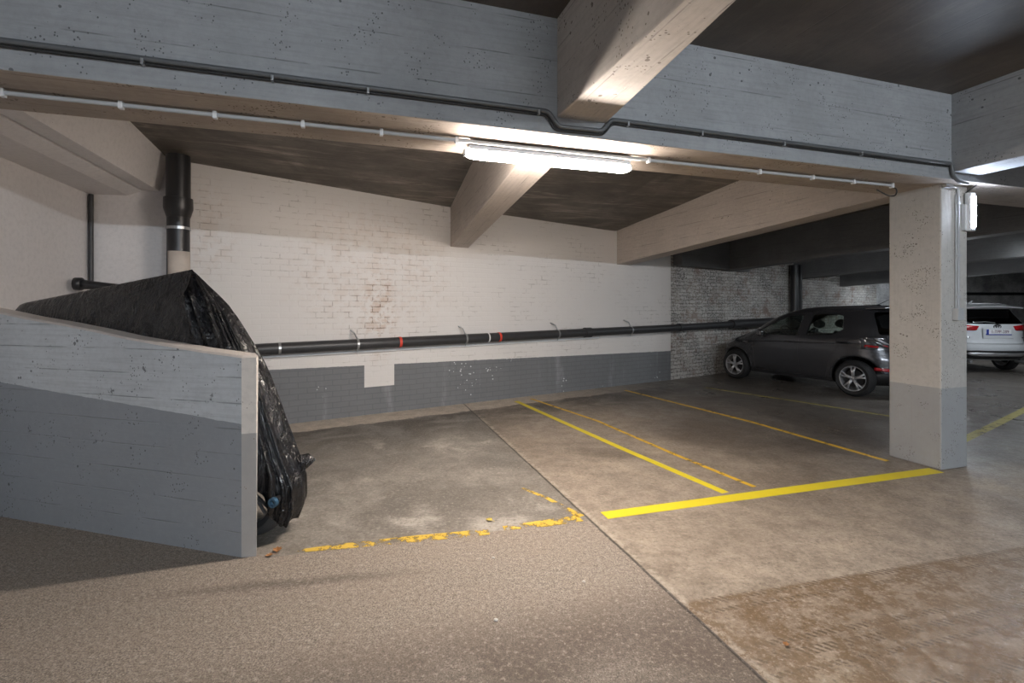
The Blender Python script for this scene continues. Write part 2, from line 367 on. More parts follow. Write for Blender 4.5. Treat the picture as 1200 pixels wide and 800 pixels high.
def tube(name, pts, r, mat, seg=12, smooth=True, closed=False, **kw):
    bm = bmesh.new(); sweep(bm, pts, r, seg, closed); bmesh.ops.recalc_face_normals(bm, faces=bm.faces)
    me = bpy.data.meshes.new(name); bm.to_mesh(me); bm.free()
    o = link(name, me, mat, smooth=smooth, **kw)
    if smooth: sharp(me)
    return o
def sharp(me, ang=40):
    bm = bmesh.new(); bm.from_mesh(me)
    for e in bm.edges:
        if len(e.link_faces) == 2: e.smooth = e.calc_face_angle(0) < math.radians(ang)
    bm.to_mesh(me); bm.free()
def bbox(name, c, size, mat, rz=0, bevel=.004, parent=None, rot=None, **kw):
    bm = bmesh.new(); bmesh.ops.create_cube(bm, size=1)
    for v in bm.verts: v.co = Vector((v.co.x * size[0], v.co.y * size[1], v.co.z * size[2]))
    if bevel: bmesh.ops.bevel(bm, geom=list(bm.edges), offset=bevel, segments=2, affect='EDGES', profile=.6)
    R_ = rot if rot is not None else Matrix.Rotation(rz, 4, 'Z')
    bm.transform(Matrix.Translation(Vector(c)) @ R_.to_4x4())
    me = bpy.data.meshes.new(name); bm.to_mesh(me); bm.free(); box_uv(me)
    return link(name, me, mat, parent=parent, **kw)
def lathe(name, prof, mat, axis='z', seg=32, parent=None, loc=(0, 0, 0), **kw):
    """prof: (radius, height) pairs, spun about the axis"""
    vs, fs = [], []
    for (r, h) in prof:
        for k in range(seg):
            a = 2 * math.pi * k / seg; p = (r * math.cos(a), r * math.sin(a), h)
            if axis == 'y': p = (p[0], p[2], p[1])
            if axis == 'x': p = (p[2], p[0], p[1])
            vs.append((p[0] + loc[0], p[1] + loc[1], p[2] + loc[2]))
    for i in range(len(prof) - 1):
        for k in range(seg): fs.append((i * seg + k, i * seg + (k + 1) % seg, (i + 1) * seg + (k + 1) % seg, (i + 1) * seg + k))
    if prof[0][0] > 1e-4 and prof[0] != prof[-1]: fs.append(tuple(range(seg)))
    if prof[-1][0] > 1e-4 and prof[0] != prof[-1]: fs.append(tuple(range((len(prof) - 1) * seg, len(prof) * seg)))
    me = mesh(name, vs, fs); o = link(name, me, mat, parent=parent, smooth=True, **kw); sharp(me); return o
def lerp(a, b, t): return a + (b - a) * t
# ================================================================ THE SHELL
TOP = 3.75; D0 = 2.95; D1 = 3.54; SOF = 2.635
SLAB = 3.39
RW = Vector((1, .68, 0)).normalized()                           # the bare brick part of the far wall
def wall_hit(px):                                               # far wall under a picture column
    k = (px - 600) / F
    if px < 786: Y = 8.037 / (1 - .6196 * k)
    else: Y = (10.06 - .68 * 3.265) / (1 - .68 * k)
    return Vector((k * Y, Y, 0))
C0 = wall_hit(196)                                              # corner with the short wall
me = mesh('floor', [(-9, -8, 0), (26, -8, 0), (26, 24, 0), (-9, 24, 0), (-9, -8, -.2), (26, -8, -.2), (26, 24, -.2), (-9, 24, -.2)],
          [(0, 1, 2, 3), (4, 5, 6, 7), (0, 1, 5, 4), (1, 2, 6, 5), (2, 3, 7, 6), (3, 0, 4, 7)])
link('floor', me, floor_mat(), kind='structure')
# far wall: painted part, then bare brick part
u_of = lambda px: (wall_hit(px) - C0).length
ga = .724; u0, u1 = u_of(305), u_of(785); gb = (.597 - .712) / (u1 - u0); ga = .712 - gb * u0
M['wall_white'] = brick('painted_brick', (.71, .68, .655), (.40, .30, .22), 0, band=(ga, gb, (.165, .172, .18)), notch=(u_of(427), u_of(462), .385),
                        mort=.5, patch=[(u_of(440), 2.0, 1.5, 1.2, .35), (u_of(445), 1.4, .30, .8, .8), (u_of(240), 2.4, .45, .8, .35)])
M['wall_raw'] = brick('flaking_brick', (.60, .58, .55), (.16, .12, .095), 1.0, rough=.85, mort=.6)
WE = wall_hit(786)
poly_wall('wall_back', C0, WE, 0, TOP, .4, (-WN.x, -WN.y, 0), M['wall_white'], kind='structure')
WB = wall_hit(1027)
poly_wall('wall_far', WE, WB, 0, TOP, .4, (-RW.y, RW.x, 0), M['wall_raw'], kind='structure')
poly_wall('wall_end', WB, WB + Vector((12, 1.6, 0)), 0, TOP, .4, (-.13, 1, 0), M['grey_dark'], kind='structure')
# short wall and left wall
SW0 = on_A(104, 6.517)
M['wall_plain'].name = 'smooth_wall_paint'
poly_wall('wall_short', SW0, C0, 0, TOP, .4, B, M['wall_plain'], kind='structure')
poly_wall('wall_left', SW0 - B * 11.5, SW0 + B * .4, 0, TOP, .4, -A, M['wall_plain'], kind='structure')
poly_wall('wall_rear', (-9, -7, 0), (26, -7, 0), 0, TOP, .3, (0, -1, 0), M['grey_dark'], kind='structure')
poly_wall('wall_right', (24, -7, 0), (24, 24, 0), 0, TOP, .3, (1, 0, 0), M['grey_dark'], kind='structure')
# front ceiling
def quad_slab(name, pts, mat, along=A, thick=.25, **kw):
    return hexa(name, pts, [Vector(p) + Vector((0, 0, thick)) for p in pts], mat, along=along, **kw)
def AB(a, b, z): return A * a + B * b + Vector((0, 0, z))
quad_slab('ceiling', [AB(-9, -10, SLAB), AB(26, -10, SLAB), AB(26, D0 + .1, SLAB), AB(-9, D0 + .1, SLAB)], M['slab_front'], along=B, kind='structure')
# main beam
mbm = hexa('ceiling_beam', [AB(-6, D0, SOF), AB(22, D0, SOF), AB(22, D1, SOF), AB(-6, D1, SOF)],
     [AB(-6, D0, TOP), AB(22, D0, TOP), AB(22, D1, TOP), AB(-6, D1, TOP)], [M['beam_paint'], M['soffit']], along=A, kind='structure', bevel=.008)
for p in mbm.data.polygons:
    if p.normal.z < -.9: p.material_index = 1
# cross beams in front of the main beam
def front_beam(l0, l1, r0, r1, z):
    h = [Vector((p[0], p[1], z)) for p in (l0, l1, r1, r0)]
    return hexa('ceiling_beam', h, [Vector((p.x, p.y, SLAB + .1)) for p in h], M['cross_beam'], along=B, kind='structure', bevel=.012)
fl = Vector((.296, 3.187)); fr = Vector((.636, 3.293))
front_beam(fl + Vector((-.04, .12)), fl + Vector((.335, -1)) * 2.6, fr + Vector((-.025, .12)), fr + Vector((.21, -1)) * 2.6, 2.745)
cl = on_A(1115, D0); cr_ = on_A(1147, D0)
fb = hexa('ceiling_beam', [Vector((*(cl + B * .05).xy, 2.70)), Vector((*(cl - B * 8).xy, 2.70)), Vector((*(cr_ - B * 8).xy, 2.70)), Vector((*(cr_ + B * .05).xy, 2.70))],
     [Vector((*(cl + B * .05).xy, SLAB + .1)), Vector((*(cl - B * 8).xy, SLAB + .1)), Vector((*(cr_ - B * 8).xy, SLAB + .1)), Vector((*(cr_ + B * .05).xy, SLAB + .1))],
     M['beam_paint'], along=B, kind='structure', bevel=.01)
# column
k0 = Vector((3.95, 4.476, 0))
kc = [k0, k0 + A * .355, k0 + A * .355 + B * .462, k0 + B * .462]
hexa('column', kc, [p + Vector((0, 0, SOF + .02)) for p in kc], M['pillar'], bevel=.012, kind='structure', label='square concrete column with a grey painted foot and white upper part')
# rear cross beams, running from the main beam to the far wall and sinking towards it
def rear_beam(s0, s1, e0, e1, zs, ze, mat, over=.3):
    s0, s1, e0, e1 = (Vector(p) for p in (s0, s1, e0, e1))
    d = (e0 - s0).normalized(); L = (e0 - s0).length; sl = (ze - zs) / L
    e0 = e0 + d * over; e1 = e1 + d * over; ze = ze + sl * over; s0 = s0 - d * .06; s1 = s1 - d * .06
    bot = [Vector((s0.x, s0.y, zs)), Vector((s1.x, s1.y, zs)), Vector((e1.x, e1.y, ze)), Vector((e0.x, e0.y, ze))]
    return hexa('ceiling_beam', bot, [Vector((p.x, p.y, TOP)) for p in bot], mat, along=Vector((d.x, d.y, 0)), kind='structure', bevel=.01)
g528 = wall_hit(528); g549 = wall_hit(549); m610 = on_A(610, D1); m651 = on_A(651, D1)
rear_beam(m610.xy, m651.xy, g528.xy, g549.xy, SOF - .005, 2.43, M['beam_warm'])
g722 = wall_hit(723); kb = kc[3]; rb_end = g722 + Vector((.29, .18, 0))
rear_beam(kb.xy, (kb + A * .3).xy, g722.xy, rb_end.xy, SOF - .01, 2.32, M['beam_warm'])
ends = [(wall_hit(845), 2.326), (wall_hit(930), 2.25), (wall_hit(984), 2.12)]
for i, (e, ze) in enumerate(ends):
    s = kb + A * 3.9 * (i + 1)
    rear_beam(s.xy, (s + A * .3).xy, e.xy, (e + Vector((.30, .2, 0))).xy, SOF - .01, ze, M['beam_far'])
# rear slab in bays; it sinks towards the far wall
def bay_slab(pts): return quad_slab('ceiling', pts, M['slab_rear'], along=A, kind='structure')
mb = lambda a: AB(a, D1 - .05, 0)
L0 = mb(-6); L1 = mb(A.dot(m610) + .1); L2 = mb(A.dot(kb) + .1)
w_in = lambda p: p - WN * .3
def vz(p, z): return Vector((p.x, p.y, z))
SL = C0 - A * 3 + B * .2
bay_slab([vz(L0, 3.2), vz(L1, 3.38), vz(w_in(g528), 3.01), vz(w_in(C0) - A * .2, 3.19), vz(SL, 3.24)])
bay_slab([vz(L1, 3.38), vz(L2, 3.42), vz(w_in(g722), 2.92), vz(w_in(g528), 3.01)])
pe = [L2] + [mb(A.dot(kb) + 3.9 * (i + 1) + .1) for i in range(4)]
we = [g722, ends[0][0], ends[1][0], ends[2][0], WB + Vector((9, 1.5, 0))]
for i in range(4):
    a_, b_ = w_in(we[i]), w_in(we[i + 1])
    bay_slab([vz(pe[i], 3.42), vz(pe[i + 1], 3.42), vz(b_, 2.93), vz(a_, 2.93)])
# ring beam over the bare brick wall
rbs = wall_hit(789); rbe = wall_hit(868)
nrm = Vector((RW.y, -RW.x, 0))
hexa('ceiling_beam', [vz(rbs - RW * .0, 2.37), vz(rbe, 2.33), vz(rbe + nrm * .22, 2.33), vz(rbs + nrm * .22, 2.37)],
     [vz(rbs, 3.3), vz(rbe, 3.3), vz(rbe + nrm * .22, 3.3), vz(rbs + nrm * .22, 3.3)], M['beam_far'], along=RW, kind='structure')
# stepped soffit boxes over the left wall
sec = [plane_z(x, y, 6.517) for x, y in ((98, 227), (150, 229), (165, 224), (187, 224), (197, 184))]
sec2 = [Vector(p) for p in sec] + [vz(sec[-1], TOP), vz(sec[0], TOP)]
for nm, s_ in (('ceiling_box', [sec2[0], sec2[1], sec2[2], vz(sec2[2], TOP), vz(sec2[0], TOP)]),
               ('ceiling_box', [vz(sec2[2] + A * .016, sec2[2].z + .012), sec2[3], sec2[4], vz(sec2[4], TOP), vz(sec2[2] + A * .016, TOP)])):
    a_ = [p + B * .05 for p in s_]; b_ = [p - B * 9 for p in s_]
    n = len(a_); me = mesh(nm, a_ + b_, [tuple(range(n)), tuple(range(n, 2 * n))] + [(i, (i + 1) % n, n + (i + 1) % n, n + i) for i in range(n)])
    box_uv(me, B); link(nm, me, M['wall_plain'], kind='structure')
# parapet
PD = Vector((-.963, .269, 0)); PN = Vector((.269, .963, 0))
q0 = Vector((-1.623, 2.918, 0))
stations = [(0, 1.208), (.30, 1.232), (.62, 1.268), (.9, 1.30), (1.2, 1.345), (1.5, 1.385), (1.85, 1.425), (2.2, 1.475), (2.9, 1.56)]
vs, fs = [], []
TH = .115
for s, h in stations:
    f = q0 + PD * s; b = f + PN * TH
    if s == 0: b = Vector((-1.59, 3.03, 0))
    vs += [vz(f, 0), vz(f, h - .012), vz(f + PN * .014, h), vz(b - PN * .012, h + .008), vz(b, h - .01), vz(b, 0)]
n = 6; fm = []
for i in range(len(stations) - 1):
    for k in range(n):
        fs.append((i * n + k, i * n + (k + 1) % n, (i + 1) * n + (k + 1) % n, (i + 1) * n + k)); fm.append(0 if k in (0, 4) else 1 if k in (1, 2, 3) else 0)
e0 = Vector((-1.540, 2.930, 0)); base = len(vs)
vs += [vz(e0, 0), vz(e0, 1.20), vz(e0 + PN * .02 - Vector((.004, 0, 0)), 1.205)]
fs += [(0, 1, base + 1, base), (1, 2, base + 2, base + 1), (2, 3, base + 2), (3, 4, base + 2), (4, 5, base, base + 1, base + 2)]; fm += [2, 1, 1, 1, 2]
me = bpy.data.meshes.new('wall_parapet'); me.from_pydata([tuple(v) for v in vs], [], fs); me.update()
for p, m_ in zip(me.polygons, fm): p.material_index = m_
bm = bmesh.new(); bm.from_mesh(me); bmesh.ops.recalc_face_normals(bm, faces=bm.faces); bm.to_mesh(me); bm.free()
L = me.uv_layers.new(name='UVMap')
for p in me.polygons:
    for li in p.loop_indices:
        co = me.vertices[me.loops[li].vertex_index].co; L.data[li].uv = ((co - q0).dot(PD), co.z if abs(p.normal.z) < .7 else co.dot(PN))
link('wall_parapet', me, [M['parapet'], M['parapet_cap'], M['parapet_end']], kind='structure', label='low sloping concrete parapet painted white over grey')
# ================================================================ PIPES
def ring(name, c, axis, r0, r1, w, mat, parent, **kw):
    """a band round a pipe"""
    ax = axis.normalized(); bm = bmesh.new(); up = Vector((0, 0, 1)) if abs(ax.z) < .9 else Vector((1, 0, 0)); a = ax.cross(up).normalized(); b = a.cross(ax)
    R = []
    for (r, t) in ((r0, -w / 2), (r1, -w / 2), (r1, w / 2), (r0, w / 2)):
        R.append([bm.verts.new(c + ax * t + (a * math.cos(q) + b * math.sin(q)) * r) for q in (2 * math.pi * k / 24 for k in range(24))])
    for i in range(4):
        for k in range(24): bm.faces.new((R[i][k], R[i][(k + 1) % 24], R[(i + 1) % 4][(k + 1) % 24], R[(i + 1) % 4][k]))
    bmesh.ops.recalc_face_normals(bm, faces=bm.faces); me = bpy.data.meshes.new(name); bm.to_mesh(me); bm.free()
    return link(name, me, mat, parent=parent, **kw)
# long horizontal drain along the far wall
def dr(px, z, off=.13):
    w = wall_hit(px); nn = WN if px < 786 else nrm
    return Vector((w.x, w.y, z)) + nn * off
drain = empty('drain_pipe', dr(540, 0) + Vector((0, 0, 1.0))); tag(drain, 'long black drain pipe fixed level along the white and grey back wall', 'pipe')
def kid(o, par):
    o.parent = par; o.matrix_parent_inverse = Matrix.Identity(4); o.data.transform(Matrix.Translation(-par.location)); return o
zl = lambda px: {0: .985}.get(px, .985 + (u_of(px) - u_of(310)) / (u_of(786) - u_of(310)) * .095) if px < 786 else 1.08
p0 = dr(232, .965); pj = dr(784, 1.08); pk = WE + Vector((0, 0, 1.08)) + ((WN + nrm) / 2) * .13; pend = dr(852, 1.115)
kid(tube('pipe_run', [p0, dr(310, .985), dr(540, zl(540)), pj, pend], .072, M['black_iron'], 20), drain)
kid(tube('pipe_collar', [pend - RW * .05, dr(900, 1.14)], .105, M['black_iron'], 20), drain)
kid(ring('pipe_collar', dr(683, zl(683)), WD, .06, .088, .14, M['black_iron'], None), drain)
kid(ring('pipe_collar', dr(790, 1.085), RW, .06, .083, .08, M['black_iron'], None), drain)
for px in (326, 416, 541, 648, 733):
    c = dr(px, zl(px)); br = ring('pipe_bracket', c, WD, .07, .079, .028, M['steel'], None)
    bm = bmesh.new(); bm.from_mesh(br.data)
    if px > 330:
        sweep(bm, [c + Vector((0, 0, .07)), c + Vector((-.01, 0, .15)) - WD * .03, c - WN * .12 + Vector((0, 0, .19)) - WD * .06], .010, 6)
        sweep(bm, [c - Vector((0, 0, .07)), c - Vector((0, 0, .11))], .008, 6)
    bm.to_mesh(br.data); bm.free(); kid(br, drain)
for px in (465, 580): kid(ring('tape_band', dr(px, zl(px)), WD, .07, .077, .035, M['red_tape'], None, label='red tape band'), drain)
kid(ring('tape_band', dr(567, zl(567)), WD, .07, .0765, .02, M['white_tape'], None, label='white tape band'), drain)
t_ = tube('water_pipe', [dr(234, .87, .035), dr(540, .905, .035), dr(700, .94, .035)], .016, M['white_box'], 8)
tag(t_, 'thin white pipe running just under the long black drain pipe', 'pipe')
# soil stack in the corner
sx = on_A(209, 6.30); st = empty('soil_pipe', (sx.x, sx.y, 0)); tag(st, 'black vertical soil pipe with a pale sleeve rising above the covered motorcycle', 'pipe')
def seg(name, prof, mat, **kw): return lathe(name, prof, mat, parent=st, seg=28, **kw)
seg('upper_pipe', [(0.0001, 3.19), (.118, 3.19), (.118, 2.66), (.0001, 2.66)], M['black_pvc'])
seg('socket', [(.118, 2.72), (.140, 2.715), (.142, 2.60), (.132, 2.565), (.112, 2.50), (.112, 2.50)], M['black_pvc'])
seg('lower_pipe', [(.0001, 2.52), (.110, 2.52), (.110, 0), (.0001, 0)], M['black_pvc'])
ring('pipe_clamp', Vector((0, 0, 2.38)), Vector((0, 0, 1)), .105, .119, .03, M['steel'], st)
sl = bmesh.new(); R2 = []
for z in (2.12, 1.80):
    R2.append([sl.verts.new((.1125 * math.cos(a), .1125 * math.sin(a), z)) for a in (math.radians(-115 + 140 * k / 16) for k in range(17))])
for k in range(16): sl.faces.new((R2[0][k], R2[0][k + 1], R2[1][k + 1], R2[1][k]))
me = bpy.data.meshes.new('sleeve'); sl.to_mesh(me); sl.free(); so = link('sleeve', me, M['beige_sleeve'], parent=st, smooth=True, label='pale peeling sleeve')
md = so.modifiers.new('t', 'SOLIDIFY'); md.thickness = .006; md.offset = 1
# thin black pipe in the left corner with its bend
cp = SW0 + A * .035 - B * .035
z330 = 1.70
tube_o = tube('corner_pipe', [vz(cp, 2.74), vz(cp, 1.78)], .024, M['black_iron'], 10); tag(tube_o, 'thin black vertical pipe in the corner of the white left walls', 'pipe')
el = bmesh.new(); e1 = vz(on_A(92, 6.1), 1.74)
sweep(el, [e1 + Vector((0, 0, .0)), e1 + A * .10 - Vector((0, 0, .01)), e1 + A * .5 + Vector((0, 0, -.06)), e1 + A * 1.0 + Vector((0, 0, -.35)), e1 + A * 1.02 + Vector((0, 0, -1.74))], [.055, .045, .045, .045, .045], 12)
sweep(el, [e1 - A * .03, e1 + A * .03], .066, 12)
me = bpy.data.meshes.new('pipe_bend'); el.to_mesh(me); el.free(); eo = link('pipe_bend', me, M['black_pvc'], smooth=True); tag(eo, 'short black pipe end poking out left above the dark motorcycle cover', 'pipe')
# far vertical pipe by the brick wall
fp = wall_hit(924) + nrm * .16
fo = empty('down_pipe', (fp.x, fp.y, 0)); tag(fo, 'dark vertical pipe standing against the bare brick wall behind the grey hatchback', 'pipe')
lathe('pipe_run', [(.0001, 2.6), (.105, 2.6), (.105, 0), (.0001, 0)], M['black_pvc'], parent=fo, seg=18)
lathe('slim_pipe', [(.0001, 2.6), (.035, 2.6), (.035, 0), (.0001, 0)], M['black_pvc'], parent=fo, seg=10, loc=(.19, .06, 0))
# pipe along the end wall
ew = WB + Vector((.4, -.1, 1.95)); tag(tube('wall_pipe', [ew + Vector((.3, 0, 0)), ew + Vector((11, 1.42, .02))], .05, M['black_pvc'], 10), 'dark level pipe along the far end wall above the white car', 'pipe')
# conduits
def cond_A(a, z, off=.022): return A * a + B * (D0 - off) + Vector((0, 0, z))
afl = A.dot(Vector((.296, 3.187, 0))); afr = A.dot(Vector((.636, 3.293, 0)))
acl = A.dot(cl)
cz = 2.766
def soft(pts, n=5):
    out = [Vector(pts[0])]
    for i in range(1, len(pts) - 1):
        p, q, r = Vector(pts[i - 1]), Vector(pts[i]), Vector(pts[i + 1]); a = q + (p - q).normalized() * min(.03, (p - q).length / 2); b = q + (r - q).normalized() * min(.03, (r - q).length / 2)
        for k in range(n + 1):
            t = k / n; out.append(a.lerp(q, t).lerp(q.lerp(b, t), t))
    out.append(Vector(pts[-1])); return out
co = empty('black_conduit', cond_A(0, cz)); tag(co, 'dark grey conduit running along the front face of the main ceiling beam', 'conduit')
kid(tube('conduit_run', soft([cond_A(-2.75, cz), cond_A(afl - .07, cz), cond_A(afl + .0, cz - .09), cond_A(afr - .04, cz - .085), cond_A(afr + .03, cz), cond_A(acl - .04, cz), cond_A(acl - .02, cz - .10), cond_A(acl + .05, cz - .15), cond_A(acl + .17, cz - .16)]), .0145, M['dark_pipe'], 10), co)
kid(tube('cable', soft([cond_A(-2.75, cz - .022, .012), cond_A(afl - .08, cz - .022, .012), cond_A(afl - .02, cz - .112, .012), cond_A(afr - .03, cz - .107, .012), cond_A(afr + .04, cz - .022, .012), cond_A(acl - .06, cz - .022, .012)]), .008, M['cable'], 8), co)
for a in (-1.78, -1.05, -.45, .05, 1.1, 1.75, 2.35, 3.1, 3.9):
    b = bbox('clip', cond_A(a, cz - .018, .022), (.014, .036, .03), M['steel'], rz=math.atan2(A.y, A.x), bevel=.003); kid(b, co)
DC = 3.20; gz = SOF - .022
ct = lambda a, z=gz, d=DC: A * a + B * d + Vector((0, 0, z))
go = empty('grey_conduit', ct(0)); tag(go, 'pale grey conduit along the underside of the main ceiling beam', 'conduit')
a_end = A.dot(on_A(1047, DC))
kid(tube('conduit_run', [ct(-2.75), ct(a_end - .03)], .0125, M['grey_pipe'], 10), go)
kid(tube('cable', soft([ct(-2.75, SOF - .010, DC + .045), ct(a_end - .3, SOF - .010, DC + .045), ct(a_end - .06, SOF - .01, DC + .05)]), .010, M['cable'], 8), go)
kid(tube('cable', soft([ct(a_end - .05, gz), ct(a_end + .05, gz - .03), ct(a_end + .03, gz - .09), ct(a_end - .06, gz - .10), ct(a_end - .13, gz - .03, DC + .06)]), .006, M['cable'], 8, label='loose looped cable end'), go)
for px in (3, 142, 252, 355, 447, 535, 760, 890, 952, 1000, 1045):
    a = A.dot(on_A(px, DC)); b = bbox('clip', ct(a, gz - .001), (.022, .034, .044), M['white_box'], rz=math.atan2(A.y, A.x), bevel=.004); kid(b, go)
# main tube light
def tube_light(a0, a1, d, z, glow, label, seen=True):
    mid = A * ((a0 + a1) / 2) + B * d; f = empty('ceiling_light', (mid.x, mid.y, z), math.atan2(A.y, A.x)); L = a1 - a0
    tag(f, label, 'light')
    bm = bmesh.new()                                               # diffuser: soft trough
    prof = [(-.036, .018), (-.040, 0), (-.034, -.024), (-.018, -.038), (0, -.042), (.018, -.038), (.034, -.024), (.040, 0), (.036, .018)]
    st_ = [(-L / 2, .55), (-L / 2 + .02, .85), (-L / 2 + .06, 1), (L / 2 - .06, 1), (L / 2 - .02, .85), (L / 2, .55)]; R = [[bm.verts.new((x, y * s, zz * s)) for y, zz in prof] for x, s in st_]
    for i in range(len(R) - 1):
        for k in range(len(prof)): bm.faces.new((R[i][k], R[i][(k + 1) % len(prof)], R[i + 1][(k + 1) % len(prof)], R[i + 1][k]))
    bm.faces.new(R[0]); bm.faces.new(R[-1][::-1]); bmesh.ops.recalc_face_normals(bm, faces=bm.faces)
    me = bpy.data.meshes.new('diffuser'); bm.to_mesh(me); bm.free(); link('diffuser', me, glow, parent=f, smooth=True)
    bbox('housing', (0, 0, .026), (L - .02, .105, .030), M['white_box'], parent=f, bevel=.008)
    for s in (-1, 1): bbox('end_cap', (s * (L / 2 + .008), 0, -.002), (.022, .05, .045), M['white_box'], parent=f, bevel=.008)
    for s in (-.38, .02): bbox('bracket', (s * L, 0, .028), (.02, .10, .05), M['steel'], parent=f, bevel=.003)
    return f
tube_light(A.dot(on_A(547, 3.25)), A.dot(on_A(738, 3.25)), 3.27, SOF - .075, M['tube_glow'], 'lit fluorescent tube light under the main ceiling beam')
# unseen lamps; those at the end wall and right-hand lane are added
tube_light(1.0, 2.2, -5.4, 3.08, M['tube_glow_cool'], 'lit cool tube light hanging from the ceiling behind the viewpoint')
tube_light(3.2, 4.4, -5.4, 3.08, M['tube_glow_cool'], 'lit cool tube light behind the viewpoint to the right of the cross beam')
tube_light(8.75, 9.65, 5.5, 2.5, M['tube_glow_far'], 'lit cool tube light hidden behind the column')
tube_light(12.0, 13.2, 5.6, 2.5, M['tube_glow_far'], 'lit cool tube light over the far right bays')
tube_light(15.0, 16.1, 9.3, 2.1, M['tube_glow_dim'], 'added unseen tube light brightening the far end wall')  # added behind the column to brighten the end wall
tube_light(12.0, 13.3, 1.0, SLAB - .2, M['tube_glow_far'], 'added unseen tube light brightening the right-hand lane')  # added for extra light and floor reflection on the right
# column fittings
kf = lambda s, z, off=0: k0 + A * s - B * off + Vector((0, 0, z))
li = empty('emergency_light', kf(.335, 2.39, .035), math.atan2(A.y, A.x)); tag(li, 'bright white upright bulkhead light on the right edge of the column', 'light')
bbox('housing', (0, 0, 0), (.078, .05, .36), M['white_box'], parent=li, bevel=.012)
bbox('lit_panel', (.004, -.026, .0), (.058, .012, .285), M['led_glow'], parent=li, bevel=.008)
bbox('back_plate', (-.03, .018, -.05), (.07, .03, .24), M['white_box'], parent=li, bevel=.003)
cc = empty('column_conduit', kf(.20, 2.0, .012)); tag(cc, 'grey conduit running down the front of the column to a switch box', 'conduit')
kid(tube('conduit_run', soft([kf(.05, 2.615, .014), kf(.19, 2.615, .014), kf(.205, 2.58, .014), kf(.205, 1.49, .014)]), .011, M['grey_pipe'], 10), cc)
kid(tube('conduit_run', soft([kf(.185, 2.55, .01), kf(.182, 2.5, .01), kf(.182, 1.49, .01)]), .007, M['grey_pipe'], 8), cc)
for z in (2.47, 1.98, 1.60): kid(bbox('clip', kf(.20, z, .014), (.05, .026, .022), M['grey_pipe'], rz=math.atan2(A.y, A.x), bevel=.003), cc)
kid(bbox('junction_box', kf(.06, 2.615, .018), (.10, .035, .035), M['grey_pipe'], rz=math.atan2(A.y, A.x), bevel=.005), cc)
sw = empty('switch_box', kf(.185, 1.435, .025)); tag(sw, 'small grey light switch box on the column at the conduit end', 'switch')
kid(bbox('box', kf(.185, 1.435, .025), (.085, .05, .115), M['grey_pipe'], rz=math.atan2(A.y, A.x), bevel=.008), sw)
kid(bbox('side_plate', kf(.262, 1.435, .008), (.055, .018, .105), M['grey_pipe'], rz=math.atan2(A.y, A.x), bevel=.003), sw)
tag(tube('lamp_cable', soft([kf(.30, 2.57, .02), kf(.32, 2.60, .05), kf(.36, 2.66, .10), kf(.40, 2.75, .14)]), .006, M['cable'], 8), 'thin black cable looping above the column bulkhead light', 'cable')
# ================================================================ FLOOR MARKINGS
def line(name, pts, widths, mat, label, group=None, thick=.0025):
    """a painted strip through floor points"""
    P = [floor_at(x, y) for x, y in pts]; vs = []; n = len(P)
    for i, p in enumerate(P):
        d = (P[min(i + 1, n - 1)] - P[max(i - 1, 0)]).normalized(); s = Vector((-d.y, d.x, 0)); w = widths[i] if isinstance(widths, (list, tuple)) else widths
        vs += [p + s * w / 2 + Vector((0, 0, .0004)), p - s * w / 2 + Vector((0, 0, .0004)), p - s * w / 2 + Vector((0, 0, thick)), p + s * w / 2 + Vector((0, 0, thick))]
    fs = [(0, 1, 2, 3), tuple(4 * n - 4 + k for k in range(4))] + [(4 * i + k, 4 * i + (k + 1) % 4, 4 * i + 4 + (k + 1) % 4, 4 * i + 4 + k) for i in range(n - 1) for k in range(4)]
    o = link(name, mesh(name, vs, fs), mat); tag(o, label, 'floor marking', group); return o
line('bay_line', [(605, 470), (728, 525), (850, 577.3)], .075, M['yellow'], 'bright yellow bay line left of the orange one, running to the back wall')
line('bay_line', [(622, 467), (700, 493), (790, 532), (884, 570.3)], .045, M['orange'], 'thin orange worn bay line just right of the bright yellow one')
line('bay_line', [(732, 457), (880, 494), (1040, 540)], .055, M['orange'], 'thin yellow bay line meeting the left foot of the column')
line('bay_line', [(827, 454), (940, 471), (1046, 488)], .055, M['pale'], 'faint yellow bay line in front of the grey hatchback')
line('bay_line', [(708, 604), (890, 579), (1097, 551)], [.115, .12, .125], M['yellow'], 'wide bright yellow line crossing the bay mouths to the column')
line('bay_line', [(1125, 517), (1165, 498), (1205, 478)], .10, M['pale'], 'pale faded line on the dark floor right of the column')
line('bay_line', [(338, 647), (400, 640), (490, 631), (573, 623)], [.03, .07, .09, .08], M['worn'], 'flaked yellow dashes across the mouth of the empty left bay')
line('bay_line', [(590, 619), (640, 613), (680, 607)], [.06, .10, .10], M['worn'], 'short flaked yellow dash beside the floor joint')
line('bay_line', [(612, 572), (640, 583), (681, 605)], [.03, .035, .06], M['worn'], 'short flaked yellow stroke angling back into the left bay')
